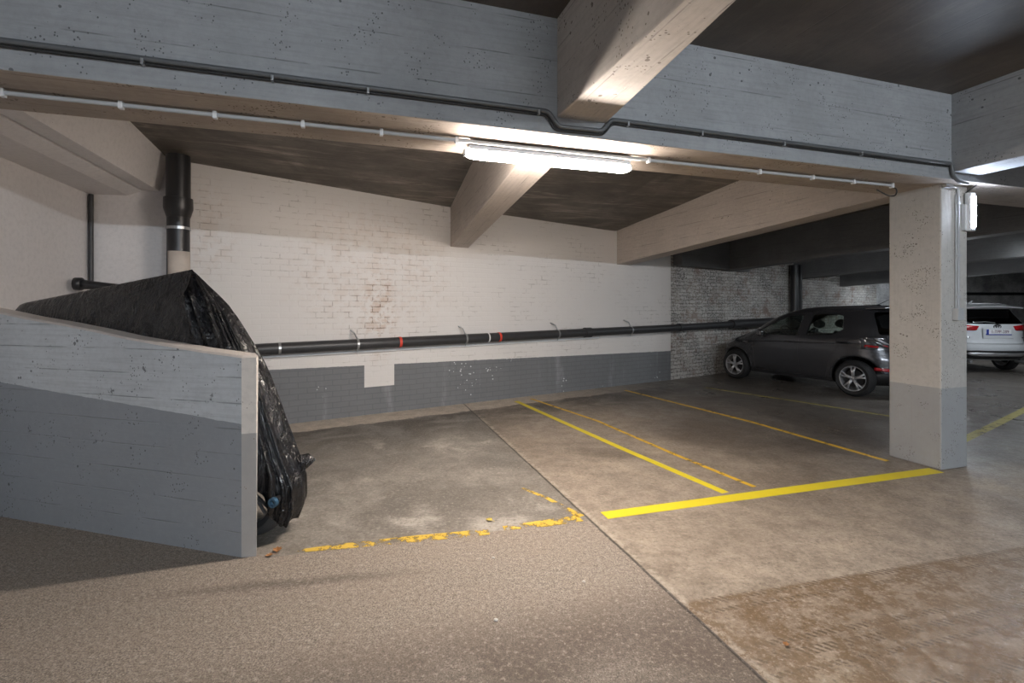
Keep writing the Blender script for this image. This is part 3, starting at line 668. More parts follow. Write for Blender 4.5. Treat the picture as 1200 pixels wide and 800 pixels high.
# leaves and pebbles
def leaf(px, py, size, mat, label, rz):
    p = floor_at(px, py); bm = bmesh.new(); n = 9; top = []
    out = [(0, -.5), (.22, -.3), (.42, -.12), (.25, .02), (.36, .25), (.12, .22), (0, .5), (-.14, .2), (-.38, .22), (-.24, 0), (-.40, -.15), (-.2, -.32)]
    c = bm.verts.new((0, 0, .006)); V_ = [bm.verts.new((x * size, y * size, .012 + .18 * size * abs(x))) for x, y in out]
    for i in range(len(V_)): bm.faces.new((c, V_[i], V_[(i + 1) % len(V_)]))
    sweep(bm, [(0, -.5 * size, .013), (.05 * size, -.8 * size, .008)], .0012, 5)
    me = bpy.data.meshes.new('dry_leaf'); bm.to_mesh(me); bm.free(); o = link('dry_leaf', me, mat); o.location = (p.x, p.y, -.002); o.rotation_euler = (0, 0, rz); tag(o, label, 'leaf')
leaf(325, 645, .075, M['leaf'], 'brown dry leaf on the floor near the foot of the parapet', .4)
leaf(315, 652, .05, M['leaf'], 'smaller brown leaf closest to the parapet end', 2.0)
leaf(573, 610, .06, M['leafy'], 'dry leaf inside the empty bay near the flaked dashes', 1.0)
leaf(921, 757, .035, M['leaf'], 'tan leaf fragment on the muddy floor at bottom right', 2.5)
def pebble(px, py, r, label):
    p = floor_at(px, py); bm = bmesh.new(); bmesh.ops.create_icosphere(bm, subdivisions=2, radius=r)
    for v in bm.verts: v.co = Vector((v.co.x * (1 + random.uniform(-.15, .2)), v.co.y * .8, max(v.co.z * .6, -r * .45) * (1 + random.uniform(-.1, .1))))
    me = bpy.data.meshes.new('pebble'); bm.to_mesh(me); bm.free(); o = link('pebble', me, M['pebble'], smooth=True); o.location = (p.x, p.y, r * .45); tag(o, label, 'pebble')
pebble(578, 654, .010, 'pale pebble on the asphalt just in front of the flaked dashes')
pebble(684, 682, .010, 'pale pebble on the asphalt left of the floor joint')
pebble(581, 727, .011, 'pale pebble low in the middle of the asphalt')
# ================================================================ MOTORCYCLE AND ITS COVER
AX = Vector((.963, -.27, 0)); AV = Vector((.27, .963, 0))
Cc = Vector((-2.236, 3.40, 0))
def bk(s, v, z): return Cc + AX * s + AV * v + Vector((0, 0, z))
def sup(c, k): return math.copysign(abs(c) ** k, c)
def interp(tab, t):
    for i in range(len(tab) - 1):
        if t <= tab[i + 1][0]:
            k = (t - tab[i][0]) / (tab[i + 1][0] - tab[i][0]); return tab[i][1] + (tab[i + 1][1] - tab[i][1]) * k
    return tab[-1][1]
NA, NR = 220, 64
right_r = [(0, 0), (.2, .19), (.32, .35), (.45, .53), (.56, .67), (.68, .80), (.78, .92), (.86, 1.0), (.93, 1.0), (1, .94)]
right_z = [(0, 1.765), (.2, 1.60), (.32, 1.47), (.45, 1.24), (.56, 1.02), (.68, .73), (.78, .49), (.86, .34), (.93, .19), (1, .09)]
left_r = [(0, 0), (.62, .93), (.68, .99), (.8, 1.01), (1, 1.0)]
left_z = [(0, 1.765), (.62, 1.535), (.68, 1.45), (.8, .9), (1, .2)]
side_r = [(0, 0), (.25, .40), (.5, .78), (.75, .95), (1, 1.0)]
side_z = [(0, 1.765), (.25, 1.50), (.5, 1.05), (.75, .6), (1, .16)]
vs = []; rnd = random.Random(3)
folds = [(rnd.uniform(0, 2 * math.pi), rnd.uniform(.015, .045), rnd.uniform(.4, 1.2)) for _ in range(46)]
folds += [(-1.40, .035, 2.2), (-1.25, .035, 1.2), (-.95, .06, 1.4), (-.72, .05, 1.2), (-.5, .05, 1.1), (-.3, .05, 1.1), (-.1, .05, .9)]
for i in range(NA):
    ph = 2 * math.pi * i / NA; c, s = math.cos(ph), math.sin(ph)
    w = abs(c) ** 2.2
    for j in range(NR + 1):
        t = j / NR
        rt, zt = (right_r, right_z) if c > 0 else (left_r, left_z)
        r = lerp(interp(side_r, t), interp(rt, t), w); z = lerp(interp(side_z, t), interp(zt, t), w)
        a = .86 if c > 0 else 1.80; b = .21 if s < 0 else .34
        x = a * sup(c, .75) * r; y = b * sup(s, .75) * r
        f = 0
        for (q, wd, am) in folds:
            dd = (ph - q + math.pi) % (2 * math.pi) - math.pi + .05 * math.sin(t * 5 + q * 3)
            f += am * math.exp(-(dd / wd) ** 2)
        amp = .040 * min(1, t * 3.2) * (1.0 if c > .15 else .12) * (f - .55)
        x += c * amp * .45; y += s * amp * 1.0 + (-.012 * f if s < 0 and c > -.2 else 0) * min(1, t * 3)
        # hem lifts over the front wheel on the near side
        if s < .1 and -.2 < c < .97:
            hem = interp([(-.2, .16), (0, .5), (.55, .56), (.72, .41), (.84, .30), (.92, .16), (1, .09)], c) * min(1, -s * 4 + .4) ; ze = lerp(interp(side_z, 1), interp(zt, 1), w)
            if hem > ze: z = 1.765 - (1.765 - z) * (1.765 - hem) / (1.765 - ze)
        z += .012 * math.sin(ph * 23) * max(0, t - .8) * 3
        P_ = bk(x, y, max(z, .012)); gap = (P_ - q0).dot(PN)
        if P_.x < -1.56 and gap < .145 and z < 1.6: P_ = P_ + PN * (.145 - gap)
        vs.append(P_)
fs = []
for i in range(NA):
    for j in range(NR):
        a, b = i * (NR + 1) + j, ((i + 1) % NA) * (NR + 1) + j
        fs.append((a, a + 1, b + 1, b) if j else (a, a + 1, b + 1))
me = bpy.data.meshes.new('motorcycle_cover'); me.from_pydata([tuple(v) for v in vs], [], fs); me.validate()
bm = bmesh.new(); bm.from_mesh(me); bmesh.ops.remove_doubles(bm, verts=[v for v in bm.verts if v.co.z > 1.74], dist=.004); bmesh.ops.recalc_face_normals(bm, faces=bm.faces)
# a loose flap at the far side of the front
bm.to_mesh(me); bm.free()
cov = empty('motorcycle_cover', bk(0, 0, 0)); tag(cov, 'black plastic tarpaulin draped over the motorcycle behind the parapet', 'cover')
sh = kid(link('sheet', me, M['tarp'], smooth=True), cov); md = sh.modifiers.new('t', 'SOLIDIFY'); md.thickness = .003
bm = bmesh.new(); fl_ = [bk(.78, .10, .50), bk(.83, .16, .50), bk(.885, .17, .46), bk(.86, .15, .43), bk(.82, .08, .38)]
fv = [bm.verts.new(p) for p in fl_]; bm.faces.new(fv); bmesh.ops.subdivide_edges(bm, edges=bm.edges, cuts=1); bmesh.ops.triangulate(bm, faces=bm.faces)
me = bpy.data.meshes.new('flap'); bm.to_mesh(me); bm.free(); fo_ = kid(link('flap', me, M['tarp'], smooth=True), cov); md = fo_.modifiers.new('t', 'SOLIDIFY'); md.thickness = .004
# bike
M['tyre'] = plain('tyre_rubber', (.045, .045, .046), .6, var=.2)
M['bike_metal'] = plain('bike_alloy', (.45, .45, .46), .3, .9)
M['bike_black'] = plain('bike_black', (.02, .02, .022), .35)
M['blue_metal'] = plain('blue_anodised', (.05, .12, .20), .3, .6)
bike = empty('motorcycle', bk(0, .04, 0), math.atan2(AX.y, AX.x)); tag(bike, 'motorcycle mostly hidden under the black tarpaulin, only its wheel showing', 'motorcycle')
def bwheel(x, R, w, y=0):
    pr = [(R - .085, -w * .38), (R - .05, -w * .5), (R - .015, -w * .36), (R, -w * .12), (R, w * .12), (R - .015, w * .36), (R - .05, w * .5), (R - .085, w * .38), (R - .085, -w * .38)]
    ty = lathe('wheel', pr, M['tyre'], axis='y', parent=bike, seg=44, loc=(x, y, R), label='black tyre and alloy wheel')
    rm = lathe('rim', [(R - .083, -.045), (R - .10, -.03), (R - .105, 0), (R - .10, .03), (R - .083, .045), (R - .083, -.045)], M['bike_metal'], axis='y', parent=ty, seg=44, loc=(x, y, R))
    bm = bmesh.new()
    for k in range(5):
        a = 2 * math.pi * k / 5 + .5
        for da in (-.13, .13): sweep(bm, [(x + .03 * math.cos(a), y, R + .03 * math.sin(a)), (x + (R - .10) * math.cos(a + da), y, R + (R - .10) * math.sin(a + da))], .011, 6)
    sweep(bm, [(x, y - .06, R), (x, y + .06, R)], .038, 14)
    me = bpy.data.meshes.new('spokes'); bm.to_mesh(me); bm.free(); link('spokes', me, M['bike_metal'], parent=ty)
bwheel(.535, .30, .12, -.08); bwheel(-.95, .31, .15)
def btube(nm, pts, r, m, **kw): return tube(nm, pts, r, m, 10, parent=bike, **kw)
btube('fork', [(.535, -.17, .30), (.28, -.11, .95)], .024, M['bike_metal']); btube('fork', [(.535, .02, .30), (.28, .03, .95)], .024, M['bike_metal'])
btube('frame', [(.30, 0, .88), (.05, 0, .70), (-.35, 0, .66), (-.55, 0, .5), (-.95, .10, .31)], .03, M['bike_black'])
btube('engine', [(.12, 0, .30), (.05, 0, .42), (-.18, 0, .45), (-.38, 0, .34)], [.06, .14, .15, .08], M['bike_metal'])
btube('fuel_tank', [(.22, 0, .84), (.08, 0, .88), (-.12, 0, .86), (-.26, 0, .78)], [.05, .12, .13, .06], M['bike_black'])
btube('seat', [(-.22, 0, .82), (-.5, 0, .84), (-.9, 0, .94), (-1.1, 0, .98)], [.05, .09, .08, .02], M['bike_black'])
btube('handlebar', [(.10, -.12, 1.06), (.22, -.07, 1.0), (.26, 0, .98), (.22, .12, 1.0), (.08, .22, 1.06)], .015, M['bike_black'])
btube('windscreen', [(.30, 0, .95), (.20, 0, 1.25), (.02, 0, 1.66)], [.06, .05, .015], M['bike_black'])
btube('exhaust', [(.1, .12, .3), (-.4, .15, .28), (-.9, .17, .42)], [.02, .03, .045], M['bike_metal'])
lx, ly, lz = .835, -.21, .292
btube('fork_slider', [(lx - .22, ly + .10, .36), (lx - .03, ly + .09, lz), (lx, ly + .02, lz)], .024, M['bike_black'])
lathe('axle_ring', [(.017, -.012), (.030, -.012), (.031, .012), (.017, .012), (.017, -.012)], M['blue_metal'], axis='y', parent=bike, seg=24, loc=(lx, ly, lz), label='blue metal ring')
# ================================================================ CARS
M['car_grey'] = plain('grey_car_paint', (.060, .060, .066), .26, .5, coat=.7)
M['car_white'] = plain('white_car_paint', (.60, .62, .64), .35, 0, coat=.6)
M['car_black'] = plain('black_car_paint', (.012, .012, .014), .25, .2, coat=.6)
M['black_trim'] = plain('black_car_trim', (.015, .015, .016), .5)
M['car_tyre'] = plain('car_tyre', (.018, .018, .019), .75)
M['alloy'] = plain('alloy_rim', (.62, .62, .64), .3, .75)
M['red_lens'] = plain('red_lens', (.42, .01, .015), .15, 0, coat=.8)
M['clear_lens'] = plain('clear_lens', (.50, .50, .52), .15, .5, coat=.8)
M['smoke_lens'] = plain('smoked_lens', (.07, .07, .075), .12, .3, coat=.9)
M['chrome'] = plain('chrome', (.7, .7, .72), .12, 1)
M['fabric'] = plain('dark_seat_cloth', (.035, .035, .04), .9)
M['plate'] = plain('plate_white', (.75, .75, .76), .4)
M['plate_red'] = plain('plate_print', (.10, .02, .05), .5)
M['plate_blue'] = plain('plate_blue', (.02, .05, .35), .5)
def glass_mat(name, tint, dark):
    t = NT(name); nt = t.t
    g = t.n('ShaderNodeBsdfGlossy'); g.inputs['Roughness'].default_value = .03; g.inputs['Color'].default_value = (.9, .9, .9, 1)
    tr = t.n('ShaderNodeBsdfTransparent'); tr.inputs['Color'].default_value = (*tint, 1)
    lw = t.n('ShaderNodeLayerWeight'); lw.inputs['Blend'].default_value = .25
    mx = t.n('ShaderNodeMixShader'); nt.links.new(t.math('MULTIPLY_ADD', lw.outputs['Fresnel'], .7, .03), mx.inputs[0]); nt.links.new(tr.outputs[0], mx.inputs[1]); nt.links.new(g.outputs[0], mx.inputs[2])
    nt.links.new(mx.outputs[0], nt.nodes['Material Output'].inputs['Surface']); nt.nodes.remove(t.b)
    return t.m
M['glass'] = glass_mat('car_glass', (.86, .90, .88), 0); M['privacy_glass'] = glass_mat('tinted_car_glass', (.10, .11, .12), 1)
def pch(tab, z):                                                   # smooth monotone interpolation
    if z <= tab[0][0]: return tab[0][1]
    if z >= tab[-1][0]: return tab[-1][1]
    n = len(tab)
    d = [(tab[i + 1][1] - tab[i][1]) / (tab[i + 1][0] - tab[i][0]) for i in range(n - 1)]
    m = [d[0]] + [0 if d[i - 1] * d[i] <= 0 else 2 * d[i - 1] * d[i] / (d[i - 1] + d[i]) for i in range(1, n - 1)] + [d[-1]]
    for i in range(n - 1):
        if z <= tab[i + 1][0]:
            h = tab[i + 1][0] - tab[i][0]; t = (z - tab[i][0]) / h
            return (2 * t ** 3 - 3 * t ** 2 + 1) * tab[i][1] + (t ** 3 - 2 * t ** 2 + t) * h * m[i] + (-2 * t ** 3 + 3 * t ** 2) * tab[i + 1][1] + (t ** 3 - t ** 2) * h * m[i + 1]
class Car:
    """a car as level slices: nose and tail reach, half width, plan roundness at each height; +x is the nose, x = 0 the rear axle"""
    def __init__(s, xf, xr, w, n, H, z0=.20): s.xf, s.xr, s.w, s.n, s.H, s.z0 = xf, xr, w, n, H, z0
    def ext(s, z): return pch(s.xr, z), pch(s.xf, z), pch(s.w, z), pch(s.n, z)
    def y(s, x, z):
        a, b, w, n = s.ext(z); c = (a + b) / 2; h = (b - a) / 2; k = min(1, abs((x - c) / h)); return w * (1 - k ** n) ** (1 / 2.6)
    def xe(s, y, z, rear=True):
        a, b, w, n = s.ext(z); c = (a + b) / 2; h = (b - a) / 2; k = min(1, abs(y / w)); r = (1 - k ** 2.6) ** (1 / n); return c - h * r if rear else c + h * r
    def body(s, shrink=0.0, zlo=None, zhi=None, NZ=74, NP=120):
        zlo = s.z0 if zlo is None else zlo; zhi = s.H if zhi is None else zhi; vs = []; fs = []; zs = []
        for i in range(NZ + 1):
            t = i / NZ; zs.append(zlo + (zhi - zlo) * (1 - (1 - t) ** 1.35))
        for z in zs:
            a, b, w, n = s.ext(z); a += shrink; b -= shrink; w = max(.02, w - shrink); c = (a + b) / 2; h = max(.02, (b - a) / 2)
            for k in range(NP):
                # parameter spacing dense at the ends
                th = 2 * math.pi * k / NP; cx, sy = math.cos(th), math.sin(th)
                x = c + h * sup(cx, 2 / n); y = w * math.copysign((1 - min(1, abs((x - c) / h)) ** n) ** (1 / 2.6), sy)
                if k in (0, NP // 2): y = 0
                vs.append((x, y, z))
        for i in range(NZ):
            for k in range(NP): fs.append((i * NP + k, i * NP + (k + 1) % NP, (i + 1) * NP + (k + 1) % NP, (i + 1) * NP + k))
        fs += [tuple(range(NP)), tuple(range(NZ * NP, (NZ + 1) * NP))]
        return mesh('body', vs, fs)
def prism_xz(poly, y0, y1):                                        # solid with an outline in the side view
    n = len(poly); return mesh('cut', [(x, y0, z) for x, z in poly] + [(x, y1, z) for x, z in poly], [tuple(range(n)), tuple(range(n, 2 * n))] + [(i, (i + 1) % n, n + (i + 1) % n, n + i) for i in range(n)])
def prism_yz(poly, x0, x1):
    n = len(poly); return mesh('cut', [(x0, y, z) for y, z in poly] + [(x1, y, z) for y, z in poly], [tuple(range(n)), tuple(range(n, 2 * n))] + [(i, (i + 1) % n, n + (i + 1) % n, n + i) for i in range(n)])
def cut(obj, meshes, mat):
    obs = []
    for me in meshes:
        me.materials.append(mat); c = bpy.data.objects.new('cutter', me); COL.objects.link(c); obs.append(c)
        m = obj.modifiers.new('b', 'BOOLEAN'); m.object = c; m.operation = 'DIFFERENCE'; m.solver = 'EXACT'; m.material_mode = 'TRANSFER'
    dg = bpy.context.evaluated_depsgraph_get(); nm = bpy.data.meshes.new_from_object(obj.evaluated_get(dg)); obj.modifiers.clear(); obj.data = nm
    for c in obs: bpy.data.objects.remove(c, do_unlink=True)
    sharp(nm, 28)
def smooth_poly(poly, r=.03, n=4):
    out = []; N = len(poly)
    for i in range(N):
        p, q, s_ = Vector(poly[i - 1]), Vector(poly[i]), Vector(poly[(i + 1) % N])
        a = q + (p - q).normalized() * min(r, (p - q).length / 2.2); b = q + (s_ - q).normalized() * min(r, (s_ - q).length / 2.2)
        for k in range(n + 1):
            t = k / n; v = a.lerp(q, t).lerp(q.lerp(b, t), t); out.append((v.x, v.y))
    return out
def patch(name, poly, f, mat, parent, thick=.006, cuts=3, **kw):
    """outline in a view, laid on a surface f(u, v) -> point"""
    bm = bmesh.new(); V_ = [bm.verts.new((x, z, 0)) for x, z in poly]; bm.faces.new(V_); bmesh.ops.triangulate(bm, faces=bm.faces)
    for _ in range(cuts):
        long = [e for e in bm.edges if e.calc_length() > .05]
        if not long: break
        bmesh.ops.subdivide_edges(bm, edges=long, cuts=1); bmesh.ops.triangulate(bm, faces=bm.faces)
    for v in bm.verts: v.co = Vector(f(v.co.x, v.co.y))
    bmesh.ops.recalc_face_normals(bm, faces=bm.faces); me = bpy.data.meshes.new(name); bm.to_mesh(me); bm.free()
    o = link(name, me, mat, parent=parent, smooth=True, **kw)
    if thick: md = o.modifiers.new('t', 'SOLIDIFY'); md.thickness = thick; md.offset = 0
    return o
def car_wheel(root, x, y, R, W, rim_r, spokes=5):
    sd = 1 if y > 0 else -1
    pr = [(rim_r + .004, -W / 2 + .02), (R - .045, -W / 2), (R - .012, -W / 2 + .03), (R, -W / 2 + .06), (R, W / 2 - .06), (R - .012, W / 2 - .03), (R - .045, W / 2), (rim_r + .004, W / 2 - .02), (rim_r + .004, -W / 2 + .02)]
    ty = lathe('wheel', pr, M['car_tyre'], axis='y', parent=root, seg=48, loc=(x, y, R))
    rim = lathe('rim', [(rim_r + .006, -W / 2 + .02), (rim_r - .012, -W / 2 + .03), (rim_r - .02, 0), (rim_r - .012, W / 2 - .03), (rim_r - .004, W / 2 - .014), (rim_r + .006, W / 2 - .012), (rim_r + .006, -W / 2 + .02)], M['alloy'], axis='y', parent=ty, seg=48, loc=(x, y, R))
    lathe('brake_disc', [(.0001, -.012), (rim_r * .72, -.012), (rim_r * .72, .012), (.0001, .012)], M['black_trim'], axis='y', parent=ty, seg=32, loc=(x, y + sd * .01, R))
    bm = bmesh.new(); fo = sd * (W / 2 - .03)
    for k in range(spokes):
        a = 2 * math.pi * k / spokes + math.pi / 2
        for da in (-.17, .17):
            c0 = Vector((math.cos(a), 0, math.sin(a))); c1 = Vector((math.cos(a + da), 0, math.sin(a + da)))
            pts = [Vector((x, y + fo, R)) + c0 * .03 + Vector((0, -sd * .004, 0)), Vector((x, y + fo + sd * .004, R)) + (c0 * .5 + c1 * .5) * rim_r * .55, Vector((x, y + fo, R)) + c1 * (rim_r - .006)]
            sweep(bm, pts, [.024, .018, .017], 8)
    sweep(bm, [(x, y + fo - sd * .04, R), (x, y + fo + sd * .008, R)], .045, 20)
    me = bpy.data.meshes.new('spokes'); bm.to_mesh(me); bm.free(); link('spokes', me, M['alloy'], parent=ty, smooth=True)
def emblem(parent, c, w, mat, rot):
    bm = bmesh.new()
    for (rx, rz, oz) in ((w / 2, w / 3, 0), (w * .17, w / 3.3, .0), (w / 3.1, w * .10, w * .13)):
        pts = [(rx * math.cos(t), 0, oz + rz * math.sin(t)) for t in (2 * math.pi * k / 28 for k in range(28))]; sweep(bm, pts, w * .045, 6, closed=True)
    bm.transform(Matrix.Translation(Vector(c)) @ rot.to_4x4())
    me = bpy.data.meshes.new('emblem'); bm.to_mesh(me); bm.free(); return link('emblem', me, mat, parent=parent, smooth=True)
def seat(root, x, y, z=.34, tall=1.0):
    t = tube('seat', [(x + .28, y, z), (x + .02, y, z - .02), (x - .12, y, z + .02), (x - .24, y, z + .35), (x - .30, y, z + .60)], [.12, .16, .15, .17, .10], M['fabric'], 12, parent=root)
    tube('headrest', [(x - .31, y - .09, z + .76), (x - .31, y, z + .77), (x - .31, y + .09, z + .76)], [.06, .085, .06], M['fabric'], 12, parent=t)
def build_car(name, loc, heading, car, paint, wb, track, R, rim_r, windows, cab, front_glass, rear_glass, extra, cutw=True, gl='glass'):
    root = empty(name, loc, heading)
    body = link('body', car.body(), paint, parent=None, smooth=True)
    cm = []
    for xw in (0, wb):
        for sd in (-1, 1):
            bm = bmesh.new(); bmesh.ops.create_cone(bm, cap_ends=True, segments=48, radius1=R + .055, radius2=R + .055, depth=.34)
            bm.transform(Matrix.Translation((xw, sd * (track + .04), R + .01)) @ Matrix.Rotation(math.pi / 2, 4, 'X')); me = bpy.data.meshes.new('cut'); bm.to_mesh(me); bm.free(); cm.append(me)
    cut(body, cm, M['black_trim'])
    # cavity of the cabin, then the window openings
    inner = car.body(shrink=.045, zlo=cab[0], zhi=cab[1], NZ=30, NP=80)
    bm = bmesh.new(); bm.from_mesh(inner)
    bmesh.ops.bisect_plane(bm, geom=list(bm.verts) + list(bm.edges) + list(bm.faces), plane_co=(cab[2], 0, 0), plane_no=(1, 0, 0), clear_outer=True)
    bmesh.ops.holes_fill(bm, edges=[e for e in bm.edges if e.is_boundary]); bmesh.ops.recalc_face_normals(bm, faces=bm.faces); bm.to_mesh(inner); bm.free()
    cut(body, [inner], M['black_trim'])
    cuts = [prism_xz(smooth_poly(w), -1.2, 1.2) for w in windows]
    cuts.append(prism_yz(smooth_poly(front_glass, .05), cab[2] - .75, cab[2] + 1.2)); cuts.append(prism_yz(smooth_poly(rear_glass, .05), -1.6, -.05))
    cut(body, cuts, M['black_trim'])
    body.parent = root
    for w in windows:
        for sd in (-1, 1):
            patch('side_window', smooth_poly(w), lambda x, z, sd=sd: (x, sd * (car.y(x, z) - .012), z), M[gl], root, .003)
    patch('windscreen', smooth_poly(front_glass, .05), lambda y, z: (car.xe(y, z, False) - .012, y, z), M['glass'], root, .003)
    patch('rear_window', smooth_poly(rear_glass, .05), lambda y, z: (car.xe(y, z) + .012, y, z), M['privacy_glass'], root, .003)
    for xw in (0, wb):
        for sd in (-1, 1): car_wheel(root, xw, sd * track, R, .20, rim_r)
    extra(root, car)
    return root
# ---- grey hatchback
wb = 2.31; Hh = 1.545
hatch = Car(
    xf=[(.18, 2.86), (.35, 2.93), (.55, 2.94), (.70, 2.88), (.80, 2.76), (.88, 2.52), (.95, 2.33), (1.05, 2.12), (1.15, 1.96), (1.27, 1.76), (1.39, 1.48), (1.47, 1.20), (1.52, .75), (Hh, -.05)],
    xr=[(.18, -.42), (.35, -.56), (.60, -.59), (.72, -.56), (.90, -.49), (1.02, -.43), (1.20, -.36), (1.35, -.30), (1.46, -.26), (1.50, -.22), (1.53, -.08), (Hh, .06)],
    w=[(.18, .74), (.30, .80), (.45, .815), (.70, .825), (.85, .82), (.97, .79), (1.02, .765), (1.20, .70), (1.38, .625), (1.46, .575), (1.51, .46), (Hh, .05)],
    n=[(.18, 5), (.5, 4.6), (.8, 4.4), (1.0, 5.5), (1.2, 6), (1.4, 6), (Hh, 4)], H=Hh)
def hatch_extra(root, car):
    S_ = lambda off: (lambda x, z: (x, car.y(x, z) + off, z))
    Sn = lambda off, sd: (lambda x, z: (x, sd * (car.y(x, z) + off), z))
    Rr = lambda off: (lambda y, z: (car.xe(y, z) - off, y, z))
    for sd in (-1, 1):
        # door seams
        bm = bmesh.new()
        for pts in ([(1.93, .98), (1.90, .80), (1.86, .45), (1.84, .28)], [(.93, 1.0), (.95, .8), (.94, .5), (.90, .28)], [(.30, .98), (.26, .80), (.34, .70), (.42, .50), (.46, .28)], [(1.84, .27), (.46, .27)]):
            dense = [(lerp(pts[i][0], pts[i + 1][0], k / 8), lerp(pts[i][1], pts[i + 1][1], k / 8)) for i in range(len(pts) - 1) for k in range(8)] + [pts[-1]]
            sweep(bm, [(x, sd * (car.y(x, z) - .001), z) for x, z in dense], .0035, 5)
        me = bpy.data.meshes.new('door_seam'); bm.to_mesh(me); bm.free(); link('door_seam', me, M['black_trim'], parent=root)
        tube('shoulder_crease', [(x, sd * (car.y(x, .83 + .03 * (1.9 - x)) - .004), .83 + .03 * (1.9 - x)) for x in [i * .1 - .2 for i in range(22)]], .009, M['car_grey'], 6, parent=root)
        for xh in (1.12, .17):
            z = .86 if xh > 1 else .90; yy = car.y(xh, z)
            h = tube('door_handle', [(xh - .11, sd * (yy - .005), z), (xh - .09, sd * (yy + .022), z + .003), (xh + .07, sd * (yy + .024), z + .003), (xh + .10, sd * (yy - .005), z)], .014, M['black_trim'] if xh < 1 else M['car_grey'], 8, parent=root)
        ym = car.y(1.72, .99)
        m = tube('wing_mirror', [(1.70, sd * (ym - .02), .97), (1.69, sd * (ym + .06), .99), (1.68, sd * (ym + .13), 1.00), (1.67, sd * (ym + .18), 1.0)], [.025, .05, .072, .045], M['car_grey'], 12, parent=root)
        bbox('mirror_glass', (1.63, sd * (ym + .12), 1.0), (.01, .12, .08), M['chrome'], parent=m, bevel=.003)
        patch('headlight', smooth_poly([(2.40, .80), (2.74, .66), (2.80, .74), (2.70, .80), (2.46, .87)]), Sn(.004, sd), M['clear_lens'], root, .01)
        patch('taillight', smooth_poly([(-.10, .99), (-.22, 1.0), (-.34, .99), (-.43, .82), (-.38, .82), (-.30, .86), (-.22, .94)], .02), Sn(.006, sd), M['smoke_lens'], root, .02, label='clear and red rear light')
        patch('light_strip', smooth_poly([(-.24, .985), (-.29, .985), (-.40, .89), (-.36, .89)], .01), Sn(.018, sd), M['clear_lens'], root, .008)
        patch('red_strip', smooth_poly([(-.33, .88), (-.42, .86), (-.43, .84), (-.37, .85)], .01), Sn(.018, sd), M['red_lens'], root, .008)
        patch('taillight', smooth_poly([(sd * .74, 1.0), (sd * .60, .99), (sd * .64, .80), (sd * .74, .80)], .02), Rr(.004), M['smoke_lens'], root, .015)
        patch('red_strip', smooth_poly([(sd * .73, .88), (sd * .63, .86), (sd * .64, .83), (sd * .73, .84)], .01), Rr(.014), M['red_lens'], root, .008)
        patch('reflector', [(sd * .50, .44), (sd * .68, .46), (sd * .68, .51), (sd * .50, .49)], Rr(.006), M['red_lens'], root, .008)
        patch('side_badge', [(2.0, .79), (2.14, .79), (2.14, .803), (2.0, .803)], Sn(.003, sd), M['chrome'], root, .004)
        tube('arch_lip', [(.0 + .375 * math.cos(a), sd * (car.y(.375 * math.cos(a), .31 + .375 * math.sin(a)) - .004), .31 + .375 * math.sin(a)) for a in [math.radians(-5 + 185 * k / 24) for k in range(25)]], .012, M['car_grey'], 6, parent=root)
        tube('arch_lip', [(wb + .375 * math.cos(a), sd * (car.y(wb + .375 * math.cos(a), .31 + .375 * math.sin(a)) - .004), .31 + .375 * math.sin(a)) for a in [math.radians(0 + 185 * k / 24) for k in range(25)]], .012, M['car_grey'], 6, parent=root)
    # black cladding of the lower tail and the tailgate spoiler
    patch('lower_bumper', [(-.70, .22), (.70, .22), (.74, .40), (.4, .44), (-.4, .44), (-.74, .40)], Rr(.012), M['black_trim'], root, .02)
    pts = smooth_poly([(-.06, 0), (-.46, -.005), (-.45, .02), (-.06, .03)], .01)
    bm = bmesh.new(); rows = []
    for k in range(13):
        y = -.56 + 1.12 * k / 12; c = 1 - .25 * (abs(y) / .56) ** 3; rows.append([bm.verts.new((-.05 + (x + .05) * c, y, 1.505 + z * c - .03 * (abs(y) / .56) ** 2)) for x, z in pts])
    for i in range(12):
        for k in range(len(pts)): bm.faces.new((rows[i][k], rows[i][(k + 1) % len(pts)], rows[i + 1][(k + 1) % len(pts)], rows[i + 1][k]))
    bm.faces.new(rows[0]); bm.faces.new(rows[-1][::-1]); bmesh.ops.recalc_face_normals(bm, faces=bm.faces)
    me = bpy.data.meshes.new('spoiler'); bm.to_mesh(me); bm.free(); sp = link('spoiler', me, M['car_grey'], parent=root, smooth=True); sharp(me)
    bbox('brake_light', (-.44, 0, 1.495), (.02, .16, .018), M['red_lens'], parent=sp, bevel=.003)
    tube('antenna', [(.05, 0, 1.53), (.0, 0, 1.56), (-.22, 0, 1.67)], [.014, .006, .003], M['black_trim'], 6, parent=root)
    patch('number_plate', [(-.26, .66), (.26, .66), (.26, .77), (-.26, .77)], Rr(.012), M['plate'], root, .01)
    tube('rear_wiper', [(car.xe(0, 1.08) - .02, 0, 1.08), (car.xe(.3, 1.13) - .015, .30, 1.13)], .008, M['black_trim'], 6, parent=root)
    emblem(root, (car.xe(0, .93) - .008, 0, .92), .12, M['chrome'], Matrix.Rotation(math.pi / 2, 3, 'Z'))
    seat(root, 1.15, .34, .42); seat(root, 1.15, -.34, .42)
    tube('rear_bench', [(.28, -.5, .72), (.28, .5, .72)], .17, M['fabric'], 12, parent=root)
    for y in (-.3, .3): tube('headrest', [(.16, y - .08, 1.10), (.16, y + .08, 1.10)], .07, M['fabric'], 10, parent=root)
    tube('steering_wheel', [(1.48 + .05 * math.sin(t), .34 + .17 * math.cos(t), .98 + .16 * math.sin(t)) for t in (2 * math.pi * k / 24 for k in range(24))], .014, M['black_trim'], 8, closed=True, parent=root)
    tube('dashboard', [(1.75, -.6, .88), (1.75, .6, .88)], .15, M['black_trim'], 12, parent=root)
